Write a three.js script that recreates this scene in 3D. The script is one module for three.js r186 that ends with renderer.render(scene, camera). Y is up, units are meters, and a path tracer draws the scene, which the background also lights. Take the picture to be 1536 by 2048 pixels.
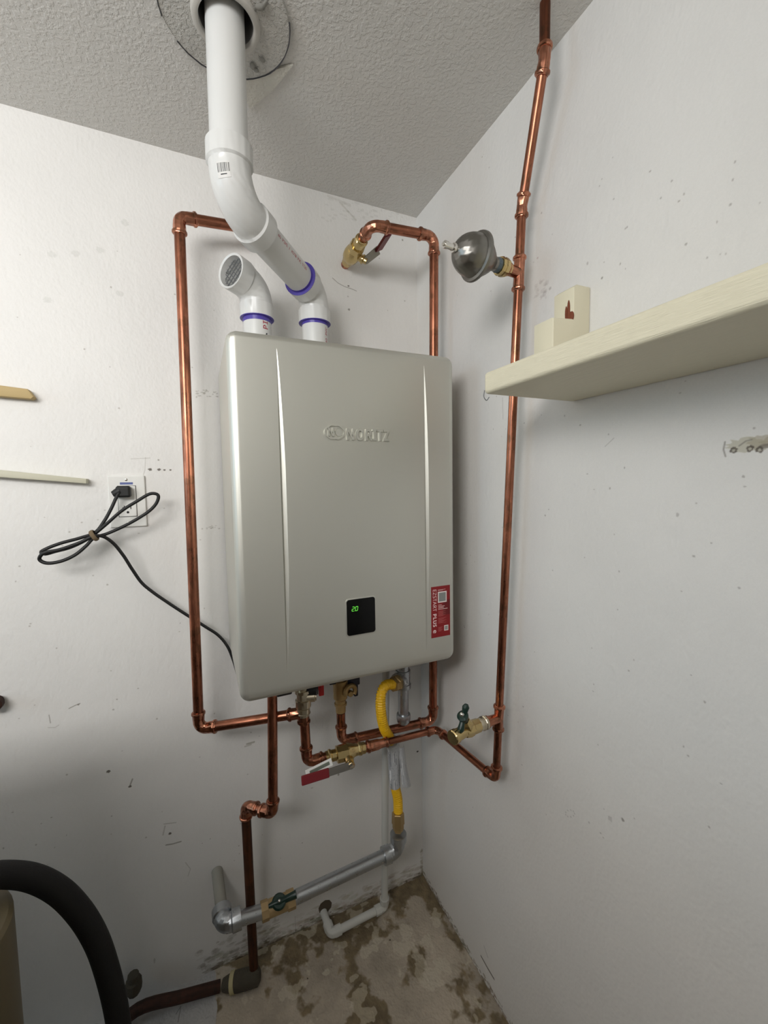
import * as THREE from 'three';
import { RoundedBoxGeometry } from 'three/addons/geometries/RoundedBoxGeometry.js';
import { mergeGeometries, toCreasedNormals } from 'three/addons/utils/BufferGeometryUtils.js';
import { RectAreaLightUniformsLib } from 'three/addons/lights/RectAreaLightUniformsLib.js';
import { FontLoader } from 'three/addons/loaders/FontLoader.js';
import { TextGeometry } from 'three/addons/geometries/TextGeometry.js';

// ---------------------------------------------------------------- camera, sky, daylight, exposure
// room frame: back wall z = 0, right wall x = 0, floor y = 0 (metres); the room lies at x < 0, z > 0
const V = (x, y, z) => new THREE.Vector3(x, y, z);
const scene = new THREE.Scene();
const FOCAL = 832.8;                                    // pixels, in the 1536 x 2048 frame
const camera = new THREE.PerspectiveCamera(2 * Math.atan(1024 / FOCAL) * 180 / Math.PI, 0.75, 0.02, 30);
camera.position.set(-0.5996, 1.2481, 1.0921);
camera.rotation.set(-0.06959, -0.41701, -0.0162, 'YXZ');
camera.updateMatrixWorld();
scene.add(camera);
scene.background = new THREE.Color().setRGB(0.75, 0.86, 1.0);
const renderer = new THREE.WebGLRenderer({ antialias: true });
renderer.toneMapping = THREE.LinearToneMapping;
renderer.toneMappingExposure = 0.8;
renderer.shadowMap.enabled = true;
RectAreaLightUniformsLib.init();
const ROOM = { left: -3.0, front: 1.42, height: 2.0 };
const WIN = { x0: -1.95, x1: -0.95, y0: 1.56, y1: 1.97 };    // window in the front wall, behind the camera to the left
const daylight = new THREE.RectAreaLight(new THREE.Color().setRGB(1.0, 0.985, 0.97), 22, WIN.x1 - WIN.x0 - 0.06, WIN.y1 - WIN.y0 - 0.06);
daylight.position.set((WIN.x0 + WIN.x1) / 2, (WIN.y0 + WIN.y1) / 2, ROOM.front - 0.012);
daylight.lookAt((WIN.x0 + WIN.x1) / 2, (WIN.y0 + WIN.y1) / 2, 0);
scene.add(daylight);
const WIN2 = { z0: 0.35, z1: 1.15, y0: 1.15, y1: 1.95 };     // unseen window, added so blue light from the side cools the right wall
const addedBlueLight = new THREE.RectAreaLight(new THREE.Color().setRGB(0.55, 0.80, 1.0), 4.2, WIN2.z1 - WIN2.z0 - 0.06, WIN2.y1 - WIN2.y0 - 0.06);
addedBlueLight.position.set(ROOM.left + 0.012, (WIN2.y0 + WIN2.y1) / 2, (WIN2.z0 + WIN2.z1) / 2);
addedBlueLight.lookAt(0, (WIN2.y0 + WIN2.y1) / 2, (WIN2.z0 + WIN2.z1) / 2);
scene.add(addedBlueLight);

// ---------------------------------------------------------------- helpers
const ray = (px, py) => V((px - 768) / FOCAL, (1024 - py) / FOCAL, -1).applyQuaternion(camera.quaternion);
function at(px, py, known) {                            // the point under a pixel on a plane x, y or z = value
  const k = Object.keys(known)[0], d = ray(px, py), o = camera.position;
  return o.clone().addScaledVector(d, (known[k] - o[k]) / d[k]);
}
let seed = 7;
const rnd = () => { seed = (seed * 1664525 + 1013904223) >>> 0; return seed / 4294967296; };
const hash = (x, y, s) => { let h = (x * 374761393 + y * 668265263 + s * 982451653) | 0; h = Math.imul(h ^ (h >>> 13), 1274126177); return ((h ^ (h >>> 16)) >>> 0) / 4294967296; };
function vnoise(x, y, s, per) {
  const xi = Math.floor(x), yi = Math.floor(y), fx = x - xi, fy = y - yi;
  const w = (i) => (per ? ((i % per) + per) % per : i);
  const u = fx * fx * (3 - 2 * fx), v = fy * fy * (3 - 2 * fy);
  const a = hash(w(xi), w(yi), s), b = hash(w(xi + 1), w(yi), s), c = hash(w(xi), w(yi + 1), s), d = hash(w(xi + 1), w(yi + 1), s);
  return a + (b - a) * u + (c - a) * v + (a - b - c + d) * u * v;
}
const fbm = (x, y, s, o = 4, per = 0) => { let f = 0, a = 0.5, n = 0; for (let i = 0; i < o; i++) { f += a * vnoise(x, y, s + i, per); n += a; a *= 0.5; x *= 2; y *= 2; per *= 2; } return f / n; };
function dataTex(w, h, fn, srgb = true) {               // fn(u, v) -> [r, g, b] 0..1
  const d = new Uint8Array(w * h * 4);
  for (let j = 0; j < h; j++) for (let i = 0; i < w; i++) {
    const c = fn(i / w, j / h), k = (j * w + i) * 4;
    for (let q = 0; q < 3; q++) d[k + q] = Math.max(0, Math.min(255, c[q] * 255));
    d[k + 3] = 255;
  }
  const t = new THREE.DataTexture(d, w, h);
  t.wrapS = t.wrapT = THREE.RepeatWrapping; t.magFilter = THREE.LinearFilter; t.minFilter = THREE.LinearFilter;
  if (srgb) t.colorSpace = THREE.SRGBColorSpace;
  t.needsUpdate = true;
  return t;
}
function canvasTex(w, h, draw) {
  const c = document.createElement('canvas'); c.width = w; c.height = h;
  draw(c.getContext('2d'), w, h);
  const t = new THREE.CanvasTexture(c); t.colorSpace = THREE.SRGBColorSpace;
  t.wrapS = t.wrapT = THREE.RepeatWrapping; t.magFilter = THREE.LinearFilter; t.minFilter = THREE.LinearFilter;
  return t;
}
const rep = (t, x, y) => { const c = t.clone(); c.repeat.set(x, y); c.needsUpdate = true; return c; };
const lin = (r, g, b) => new THREE.Color().setRGB(r, g, b);
const std = (o) => new THREE.MeshStandardMaterial(o);
const lerp = (a, b, t) => a + (b - a) * t;
const smooth = (a, b, x) => { const t = Math.max(0, Math.min(1, (x - a) / (b - a))); return t * t * (3 - 2 * t); };

const taken = new Map();
const numbered = (n) => { const k = taken.get(n) || 0; taken.set(n, k + 1); return k ? `${n}_${String(k).padStart(3, '0')}` : n; };
const sh = (m) => { m.castShadow = m.receiveShadow = true; return m; };
function thing(name, label, category, group) {
  const g = new THREE.Group(); g.name = numbered(name); g.userData = { label, category };
  if (group) g.userData.group = group;
  scene.add(g); return g;
}
function part(parent, name, geo, mat, label) {
  if (Array.isArray(geo)) geo = merge(geo);
  const m = sh(new THREE.Mesh(geo, mat)); m.name = name;
  if (label) m.userData.label = label;
  parent.add(m); return m;
}
function settle(g) {                                    // put the group's origin at the base of what it holds
  const b = new THREE.Box3().setFromObject(g), o = V((b.min.x + b.max.x) / 2, b.min.y, (b.min.z + b.max.z) / 2);
  g.position.copy(o); for (const c of g.children) c.position.sub(o);
  return g;
}
function struct(name, geo, mat, parent = scene) {
  if (Array.isArray(geo)) geo = merge(geo);
  const m = sh(new THREE.Mesh(geo, mat)); m.name = name; m.userData.kind = 'structure'; parent.add(m); return m;
}
function merge(list) {
  const a = list.map((g) => { const n = g.index ? g.toNonIndexed() : g; for (const k of Object.keys(n.attributes)) if (!['position', 'normal', 'uv'].includes(k)) n.deleteAttribute(k); return n; });
  return mergeGeometries(a);
}
const box = (x0, x1, y0, y1, z0, z1, r = 0) => {
  const g = r ? new RoundedBoxGeometry(x1 - x0, y1 - y0, z1 - z0, 3, r) : new THREE.BoxGeometry(x1 - x0, y1 - y0, z1 - z0);
  return g.translate((x0 + x1) / 2, (y0 + y1) / 2, (z0 + z1) / 2);
};
// a tube with a radius for each point, closed ends, creased normals
function sweep(pts, rad, seg = 22, crease = 0.7, caps = true) {
  const n = pts.length, pos = [], uv = [], idx = [];
  const tan = (i) => { const a = pts[Math.max(0, i - 1)], b = pts[Math.min(n - 1, i + 1)]; return b.clone().sub(a).normalize(); };
  let t0 = tan(0), nor = Math.abs(t0.y) < 0.9 ? V(0, 1, 0) : V(0, 0, 1);
  nor.addScaledVector(t0, -nor.dot(t0)).normalize();
  let len = 0;
  for (let i = 0; i < n; i++) {
    const t = tan(i);
    if (i) { const q = new THREE.Quaternion().setFromUnitVectors(t0, t); nor.applyQuaternion(q); nor.addScaledVector(t, -nor.dot(t)).normalize(); len += pts[i].distanceTo(pts[i - 1]); t0 = t; }
    const bi = t.clone().cross(nor), r = typeof rad === 'number' ? rad : rad[i];
    for (let k = 0; k <= seg; k++) {
      const a = (k / seg) * Math.PI * 2, c = Math.cos(a) * r, s = Math.sin(a) * r;
      pos.push(pts[i].x + nor.x * c + bi.x * s, pts[i].y + nor.y * c + bi.y * s, pts[i].z + nor.z * c + bi.z * s);
      uv.push(k / seg, len);
    }
  }
  const w = seg + 1;
  for (let i = 0; i < n - 1; i++) for (let k = 0; k < seg; k++) { const a = i * w + k, b = a + 1, c = a + w, d = c + 1; idx.push(a, b, c, b, d, c); }
  if (caps) for (const e of [0, n - 1]) {
    const c0 = pos.length / 3; pos.push(pts[e].x, pts[e].y, pts[e].z); uv.push(0.5, e ? len : 0);
    for (let k = 0; k < seg; k++) e ? idx.push(c0, e * w + k, e * w + k + 1) : idx.push(c0, k + 1, k);
  }
  const g = new THREE.BufferGeometry();
  g.setAttribute('position', new THREE.Float32BufferAttribute(pos, 3)); g.setAttribute('uv', new THREE.Float32BufferAttribute(uv, 2)); g.setIndex(idx);
  if (typeof rad === 'number' && seg > 8) {             // plain pipe: exact normals on the side, flat ends
    const f = g.toNonIndexed(), P = f.attributes.position, sides = (n - 1) * seg * 6, nn = new Float32Array(P.count * 3), v = V(0, 0, 0), order = g.index.array;
    for (let i = 0; i < P.count; i++) {
      v.fromBufferAttribute(P, i);
      if (i < sides) v.sub(pts[Math.floor(order[i] / w)]).normalize();
      else { const e = i < sides + seg * 3 ? 0 : n - 1; v.copy(tan(e)).multiplyScalar(e ? 1 : -1); }
      nn.set([v.x, v.y, v.z], i * 3);
    }
    f.setAttribute('normal', new THREE.BufferAttribute(nn, 3));
    return f;
  }
  return toCreasedNormals(g, crease);
}
// profile [[along, radius] ...] turned about the axis that leaves `o` towards `d`
const turned = (o, d, prof, seg = 24, crease = 0.6) => { const n = d.clone().normalize(); return sweep(prof.map(([t, r]) => o.clone().addScaledVector(n, t)).map((p, i) => (i && prof[i][0] === prof[i - 1][0] ? p.addScaledVector(n, 1e-5) : p)), prof.map((p) => p[1]), seg, crease); };
const along = (a, b, t) => a.clone().lerp(b, t);
const dir = (a, b) => b.clone().sub(a).normalize();
const spline = (pts, n) => new THREE.CatmullRomCurve3(pts, false, 'centripetal').getSpacedPoints(n);

// ---------------------------------------------------------------- materials
const fine = dataTex(256, 256, (u, v) => { const n = 0.5 * fbm(u * 24, v * 24, 3, 3, 24) + 0.5 * fbm(u * 60, v * 60, 9, 2, 60); return [n, n, n]; }, false);
const coarse = dataTex(512, 512, (u, v) => { const n = smooth(0.38, 0.66, fbm(u * 28, v * 28, 21, 3, 28)) * 0.7 + 0.3 * fbm(u * 90, v * 90, 5, 2, 90); return [n, n, n]; }, false);
const copperTex = dataTex(128, 512, (u, v) => {
  const n = fbm(u * 6, v * 10, 31, 4, 0), s = fbm(u * 14, v * 3, 33, 3, 0), k = 0.72 + 0.36 * (n - 0.5) + 0.34 * (s - 0.5), d = smooth(0.62, 0.75, fbm(u * 5 + 9, v * 16, 40, 3));
  return [k * 1.04 - 0.10 * d, k * (0.90 - 0.08 * d), k * (0.82 - 0.08 * d)];
});
const roughTex = dataTex(128, 256, (u, v) => { const n = 0.55 + 0.5 * fbm(u * 8, v * 12, 51, 4); return [n, n, n]; }, false);
const M = {
  copper: std({ color: lin(0.66, 0.36, 0.265), metalness: 1, roughness: 0.36, map: rep(copperTex, 1, 3), roughnessMap: rep(roughTex, 1, 3) }),
  fitting: std({ color: lin(0.80, 0.47, 0.36), metalness: 1, roughness: 0.24, map: rep(copperTex, 1, 9) }),
  oldCopper: std({ color: lin(0.13, 0.055, 0.022), metalness: 0.5, roughness: 0.6, map: rep(copperTex, 1, 3) }),
  brass: std({ color: lin(0.60, 0.46, 0.22), metalness: 1, roughness: 0.3, roughnessMap: rep(roughTex, 1, 8) }),
  dullBrass: std({ color: lin(0.42, 0.29, 0.13), metalness: 0.75, roughness: 0.5 }),
  nickel: std({ color: lin(0.62, 0.55, 0.42), metalness: 1, roughness: 0.28 }),
  steel: std({ color: lin(0.25, 0.24, 0.22), metalness: 1, roughness: 0.36 }),
  chrome: std({ color: lin(0.7, 0.68, 0.64), metalness: 1, roughness: 0.2 }),
  galv: std({ color: lin(0.46, 0.48, 0.50), metalness: 0.92, roughness: 0.40, roughnessMap: rep(roughTex, 2, 14) }),
  dullGalv: std({ color: lin(0.22, 0.23, 0.235), metalness: 0.5, roughness: 0.6 }),
  pvc: std({ color: lin(0.70, 0.70, 0.68), roughness: 0.28 }),
  oldPvc: std({ color: lin(0.58, 0.58, 0.54), roughness: 0.5 }),
  purple: std({ color: lin(0.085, 0.06, 0.36), roughness: 0.35 }),
  cover: std({ color: lin(0.65, 0.645, 0.585), metalness: 0.88, roughness: 0.46 }),
  darkPlastic: std({ color: lin(0.02, 0.02, 0.02), roughness: 0.4 }),
  glassBlack: new THREE.MeshPhysicalMaterial({ color: lin(0.004, 0.004, 0.004), roughness: 0.25, specularIntensity: 0.35 }),
  led: std({ color: lin(0.02, 0.1, 0.01), emissive: lin(0.18, 0.9, 0.08), emissiveIntensity: 0.9 }),
  redPlastic: std({ color: lin(0.50, 0.012, 0.012), roughness: 0.4 }),
  maroon: std({ color: lin(0.17, 0.008, 0.014), roughness: 0.42 }),
  green: std({ color: lin(0.004, 0.024, 0.016), roughness: 0.38 }),
  yellow: std({ color: lin(0.80, 0.46, 0.008), roughness: 0.4 }),
  shelf: std({ color: lin(0.76, 0.71, 0.54), roughness: 0.5, bumpMap: rep(fine, 1.6, 1.6), bumpScale: 0.0005 }),
  wood: std({ color: lin(0.5, 0.37, 0.17), roughness: 0.65 }),
  palePaint: std({ color: lin(0.56, 0.54, 0.42), roughness: 0.6 }),
  splinter: std({ color: lin(0.19, 0.05, 0.02), roughness: 0.8 }),
  white: std({ color: lin(0.82, 0.81, 0.77), roughness: 0.22 }),
  cord: std({ color: lin(0.006, 0.006, 0.006), roughness: 0.55 }),
  tie: std({ color: lin(0.18, 0.13, 0.075), roughness: 0.9 }),
  rubber: std({ color: lin(0.004, 0.0035, 0.0035), roughness: 0.75, bumpMap: rep(fine, 2, 8), bumpScale: 0.0006 }),
  rust: std({ color: lin(0.075, 0.035, 0.022), roughness: 0.85, map: rep(copperTex, 1, 6) }),
  dirtyIron: std({ color: lin(0.07, 0.06, 0.042), roughness: 0.9, bumpMap: rep(fine, 1, 10), bumpScale: 0.002 }),
  tape: std({ color: lin(0.46, 0.40, 0.22), roughness: 0.8 }),
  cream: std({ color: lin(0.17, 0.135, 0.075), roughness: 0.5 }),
  hole: std({ color: lin(0.012, 0.011, 0.01), roughness: 0.9 }),
  plaster: std({ color: lin(0.62, 0.60, 0.54), roughness: 0.9, bumpMap: rep(fine, 6, 6), bumpScale: 0.002 }),
  flashing: std({ color: lin(0.40, 0.385, 0.355), roughness: 0.75, bumpMap: rep(coarse, 3, 3), bumpScale: 0.003 }),
  sealant: std({ color: lin(0.05, 0.05, 0.055), roughness: 0.5 }),
};

// ---------------------------------------------------------------- setting: walls, floor, ceiling, window
const H = ROOM.height, L = ROOM.left, F = ROOM.front;
function speckle(c, n, cols, x0, y0, x1, y1, smin, smax) {
  for (let i = 0; i < n; i++) { c.fillStyle = cols[Math.floor(rnd() * cols.length)]; c.beginPath(); c.ellipse(lerp(x0, x1, rnd()), lerp(y0, y1, rnd()), lerp(smin, smax, rnd()), lerp(smin, smax, rnd()), rnd() * 3, 0, 7); c.fill(); }
}
function paintBase(c, w, h, rgb, amp, s) {              // uneven roller paint
  const im = c.createImageData(w, h), d = im.data;
  for (let j = 0; j < h; j++) for (let i = 0; i < w; i++) {
    const n = 1 + amp * (fbm(i / 120, j / 120, s, 3) - 0.5) + amp * 0.5 * (hash(i, j, s) - 0.5), k = (j * w + i) * 4;
    d[k] = rgb[0] * n; d[k + 1] = rgb[1] * n; d[k + 2] = rgb[2] * n; d[k + 3] = 255;
  }
  c.putImageData(im, 0, 0);
}
function stroke(c, toXY, pts, width, style) {
  c.strokeStyle = style; c.lineWidth = width; c.lineCap = c.lineJoin = 'round'; c.beginPath();
  pts.forEach((p, i) => { const [x, y] = toXY(p); i ? c.lineTo(x, y) : c.moveTo(x, y); }); c.stroke();
}
function blot(c, toXY, p, rx, ry, style, n = 9) {        // a ragged stain
  const [x, y] = toXY(p); c.fillStyle = style; c.beginPath();
  for (let i = 0; i <= n * 2; i++) { const a = (i / (n * 2)) * Math.PI * 2, k = 0.7 + 0.5 * rnd(); c.lineTo(x + Math.cos(a) * rx * k, y + Math.sin(a) * ry * k); } c.fill();
}
const BX = -1.3;                                        // the wall is one board wide up to here, then goes on
const backTex = canvasTex(1331, 2048, (c, w, h) => {
  paintBase(c, w, h, [228, 226, 222], 0.03, 61);
  const XY = ([px, py]) => { const p = at(px, py, { z: 0 }); return [((p.x - BX) / -BX) * w, (1 - p.y / H) * h]; };
  const dk = 'rgba(70,62,54,0.75)', md = 'rgba(95,88,78,0.5)', lt = 'rgba(110,105,95,0.28)';
  stroke(c, XY, [[291, 915], [290, 940], [286, 952]], 1.5, lt); stroke(c, XY, [[262, 918], [300, 916]], 1.2, lt);
  for (const [x, y, r] of [[300, 939, 4], [318, 939, 4], [329, 940, 2.6], [341, 940, 2.4]]) blot(c, XY, [x, y], r, r * 0.75, dk);
  blot(c, XY, [317, 920], 2, 2, md);
  stroke(c, XY, [[665, 556], [676, 566], [689, 573], [701, 577], [713, 582]], 1.6, md); blot(c, XY, [697, 572], 2.6, 2, dk); blot(c, XY, [698, 619], 3, 3, md); blot(c, XY, [696, 593], 2.5, 2, lt);
  blot(c, XY, [805, 480], 2.6, 3, md); blot(c, XY, [838, 478], 2, 2, lt);
  for (let i = 0; i < 26; i++) blot(c, XY, [392 + rnd() * 50, 778 + rnd() * 16], 1 + rnd() * 3, 1 + rnd() * 1.4, lt);
  for (let i = 0; i < 16; i++) blot(c, XY, [412 + rnd() * 30, 1050 + rnd() * 8], 1 + rnd() * 2, 1, lt);
  stroke(c, XY, [[138, 1417], [150, 1411], [160, 1407]], 1.8, md); blot(c, XY, [157, 1409], 2.4, 2.4, md);
  stroke(c, XY, [[98, 1430], [101, 1446]], 1.5, md); stroke(c, XY, [[96, 1455], [110, 1455], [118, 1450]], 1.5, lt);
  blot(c, XY, [217, 1543], 4, 3.6, dk); stroke(c, XY, [[265, 1558], [260, 1571]], 3, md); blot(c, XY, [260, 1573], 3.4, 2.6, dk);
  blot(c, XY, [340, 1667], 3.6, 3, dk); stroke(c, XY, [[330, 1652], [326, 1670]], 3, lt); stroke(c, XY, [[332, 1690], [345, 1688], [362, 1683]], 3, md); stroke(c, XY, [[328, 1648], [352, 1645]], 2.5, lt);
  stroke(c, XY, [[494, 1488], [508, 1484]], 5, 'rgba(120,118,100,0.45)'); stroke(c, XY, [[490, 1493], [502, 1489]], 4, 'rgba(120,118,100,0.3)');
  blot(c, XY, [835, 1503], 4, 2.6, 'rgba(35,30,28,0.85)'); blot(c, XY, [848, 1504], 2.6, 2.4, lt); blot(c, XY, [677, 1549], 3, 4, md); blot(c, XY, [624, 1576], 4, 2, lt); blot(c, XY, [660, 1533], 3, 3, lt);
  stroke(c, XY, [[371, 1725], [381, 1738], [376, 1752]], 1.6, lt); blot(c, XY, [309, 1922], 2, 7, lt); stroke(c, XY, [[590, 1832], [592, 1868]], 1.4, lt);
  for (let i = 0; i < 70; i++) blot(c, XY, [640 + rnd() * 190, 400 + rnd() * 50 - (1 - rnd()) * 10], 2 + rnd() * 7, 1.5 + rnd() * 3, 'rgba(120,112,98,0.08)');
  stroke(c, XY, [[680, 405], [712, 440]], 5, 'rgba(120,112,98,0.16)'); stroke(c, XY, [[656, 392], [700, 410]], 6, 'rgba(120,112,98,0.10)');
  for (let i = 0; i < 110; i++) blot(c, XY, [rnd() * 830, 480 + rnd() * 1250], 0.8 + rnd() * 1.6, 0.8 + rnd() * 1.4, 'rgba(105,98,86,0.35)');
  for (const [x, y] of [[105, 509], [152, 507], [240, 588], [200, 500], [95, 600], [250, 445]]) blot(c, XY, [x, y], 8, 7, 'rgba(150,146,138,0.13)');
  // dirt along the foot of the wall
  for (let i = 0; i < 420; i++) { const x = lerp(-0.62, 0, rnd()), y = Math.pow(rnd(), 2.6) * 0.05; blot(c, (p) => p, [((x - BX) / -BX) * w, (1 - y / H) * h], 4 + rnd() * 14, 2 + rnd() * 5, `rgba(${96 + rnd() * 40},${84 + rnd() * 34},${62 + rnd() * 26},${0.05 + rnd() * 0.13})`); }
  for (let i = 0; i < 200; i++) { const x = lerp(-0.62, 0, rnd()), y = Math.pow(rnd(), 3) * 0.02; blot(c, (p) => p, [((x - BX) / -BX) * w, (1 - y / H) * h], 2 + rnd() * 9, 1 + rnd() * 3, `rgba(74,62,44,${0.15 + rnd() * 0.3})`); }
  for (let i = 0; i < 120; i++) { const x = -0.55 + (rnd() - 0.5) * 0.2, y = Math.pow(rnd(), 1.6) * 0.075; blot(c, (p) => p, [((x - BX) / -BX) * w, (1 - y / H) * h], 4 + rnd() * 10, 2 + rnd() * 7, `rgba(72,62,46,${0.06 + rnd() * 0.14})`); }
  for (let i = 0; i < 40; i++) { const x = -0.008 * rnd(), y = Math.pow(rnd(), 1.6) * 0.09; blot(c, (p) => p, [((x - BX) / -BX) * w, (1 - y / H) * h], 2 + rnd() * 6, 3 + rnd() * 8, `rgba(104,94,70,${0.06 + rnd() * 0.14})`); }
});
const wallBump = { bumpMap: rep(fine, 5, 5), bumpScale: 0.0009 };
const wallBack = struct('wall_back', box(BX, 0, 0, H, -0.12, 0), std({ color: 0xffffff, map: backTex, roughness: 0.55, ...wallBump }));
const paint = std({ color: new THREE.Color('rgb(228,226,222)'), roughness: 0.6 });   // the same white wall paint where the camera does not look
struct('wall_back_001', box(L, BX, 0, H, -0.12, 0), paint);
const rightTex = canvasTex(1454, 2048, (c, w, h) => {
  paintBase(c, w, h, [228, 226, 222], 0.03, 71);
  const XY = ([px, py]) => { const p = at(px, py, { x: 0 }); return [(p.z / F) * w, (1 - p.y / H) * h]; };
  const dk = 'rgba(66,58,50,0.75)', md = 'rgba(96,90,84,0.5)', lt = 'rgba(110,105,100,0.28)';
  // torn paint with a row of fixing holes
  blot(c, XY, [1490, 890], 22, 9, 'rgba(176,172,148,0.55)', 14); blot(c, XY, [1530, 884], 20, 10, 'rgba(160,150,126,0.5)', 14); blot(c, XY, [1580, 880], 26, 10, 'rgba(160,150,126,0.5)', 14);
  stroke(c, XY, [[1450, 884], [1447, 899], [1451, 913]], 1.8, md); stroke(c, XY, [[1478, 892], [1492, 882], [1504, 879]], 1.4, md);
  for (const [x, y] of [[1467, 900], [1500, 897], [1519, 899]]) { blot(c, XY, [x, y], 4, 4, dk); blot(c, XY, [x, y + 1], 2, 2, 'rgba(190,186,170,0.9)'); }
  stroke(c, XY, [[1524, 893], [1545, 890]], 5, md);
  stroke(c, XY, [[1005, 795], [1006, 838]], 1.4, lt); stroke(c, XY, [[1210, 893], [1228, 876]], 1.2, lt);
  blot(c, XY, [1204, 556], 2, 2, md); blot(c, XY, [1175, 527], 2, 3, lt); blot(c, XY, [1075, 516], 2.5, 2, 'rgba(150,110,110,0.3)'); blot(c, XY, [1355, 1030], 2, 3, lt); blot(c, XY, [1100, 577], 3, 3, lt);
  for (let k = 0; k < 9; k++) { const a = k / 9 * 6.28; blot(c, XY, [1140 + Math.cos(a) * 9, 1627 + Math.sin(a) * 7], 1.6, 1.3, lt); }
  blot(c, XY, [1220, 1637], 4, 5, 'rgba(110,105,100,0.2)'); blot(c, XY, [1246, 1640], 3, 3, md); blot(c, XY, [1178, 1645], 2, 2, lt);
  stroke(c, XY, [[962, 1912], [974, 1934], [988, 1958]], 4, dk); stroke(c, XY, [[968, 1892], [976, 1915]], 3, lt);
  stroke(c, XY, [[968, 1962], [978, 1985]], 3, dk);
  for (let i = 0; i < 110; i++) blot(c, XY, [900 + rnd() * 620, 300 + rnd() * 1400], 0.7 + rnd() * 1.3, 0.7 + rnd() * 1.2, 'rgba(105,98,92,0.35)');
  for (let i = 0; i < 24; i++) blot(c, XY, [1068 + rnd() * 26, 560 + rnd() * 40], 2 + rnd() * 4, 2 + rnd() * 3, 'rgba(120,116,112,0.1)');
  for (let i = 0; i < 520; i++) { const z = Math.pow(rnd(), 1.1) * 0.8, y = Math.pow(rnd(), 2.2) * 0.018; blot(c, (p) => p, [(z / F) * w, (1 - y / H) * h], 1 + rnd() * 6, 1 + rnd() * 3, `rgba(${74 + rnd() * 30},${62 + rnd() * 26},${44 + rnd() * 20},${0.15 + rnd() * 0.3})`); }
});
const wallRight = struct('wall_right', box(0, 0.12, 0, H, 0, F), std({ color: 0xffffff, map: rightTex, roughness: 0.6, ...wallBump }));
{ // left wall with the window added for the blue side light
  const s = new THREE.Shape([new THREE.Vector2(0, 0), new THREE.Vector2(F, 0), new THREE.Vector2(F, H), new THREE.Vector2(0, H)]);
  s.holes.push(new THREE.Path([new THREE.Vector2(WIN2.z0, WIN2.y0), new THREE.Vector2(WIN2.z0, WIN2.y1), new THREE.Vector2(WIN2.z1, WIN2.y1), new THREE.Vector2(WIN2.z1, WIN2.y0)]));
  const g = new THREE.ExtrudeGeometry(s, { depth: 0.14, bevelEnabled: false }); g.rotateY(-Math.PI / 2); g.translate(L, 0, 0);
  struct('wall_left', g, paint);
  const win = new THREE.Group(); win.name = 'added_window_2'; win.userData.kind = 'structure'; scene.add(win);
  const fr = (a, b, c, d) => box(L - 0.09, L - 0.04, c, d, a, b);
  part(win, 'window_frame', [fr(WIN2.z0, WIN2.z1, WIN2.y0, WIN2.y0 + 0.04), fr(WIN2.z0, WIN2.z1, WIN2.y1 - 0.04, WIN2.y1), fr(WIN2.z0, WIN2.z0 + 0.04, WIN2.y0, WIN2.y1), fr(WIN2.z1 - 0.04, WIN2.z1, WIN2.y0, WIN2.y1)], M.white);
  part(win, 'pane', box(L - 0.068, L - 0.062, WIN2.y0 + 0.03, WIN2.y1 - 0.03, WIN2.z0 + 0.03, WIN2.z1 - 0.03), new THREE.MeshPhysicalMaterial({ transmission: 1, roughness: 0, thickness: 0 }));
}
{ // front wall with the window opening
  const s = new THREE.Shape([new THREE.Vector2(L, 0), new THREE.Vector2(0, 0), new THREE.Vector2(0, H), new THREE.Vector2(L, H)]);
  s.holes.push(new THREE.Path([new THREE.Vector2(WIN.x0, WIN.y0), new THREE.Vector2(WIN.x0, WIN.y1), new THREE.Vector2(WIN.x1, WIN.y1), new THREE.Vector2(WIN.x1, WIN.y0)]));
  const g = new THREE.ExtrudeGeometry(s, { depth: 0.14, bevelEnabled: false }); g.translate(0, 0, F);
  struct('wall_front', g, paint);
  const win = new THREE.Group(); win.name = 'window_1'; win.userData.kind = 'structure'; scene.add(win);
  const fr = (a, b, c, d) => box(a, b, c, d, F + 0.04, F + 0.09);
  part(win, 'window_frame', [fr(WIN.x0, WIN.x1, WIN.y0, WIN.y0 + 0.04), fr(WIN.x0, WIN.x1, WIN.y1 - 0.04, WIN.y1), fr(WIN.x0, WIN.x0 + 0.04, WIN.y0, WIN.y1), fr(WIN.x1 - 0.04, WIN.x1, WIN.y0, WIN.y1)], M.white);
  part(win, 'pane', box(WIN.x0 + 0.03, WIN.x1 - 0.03, WIN.y0 + 0.03, WIN.y1 - 0.03, F + 0.062, F + 0.068), new THREE.MeshPhysicalMaterial({ transmission: 1, roughness: 0, thickness: 0 }));
}
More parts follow.
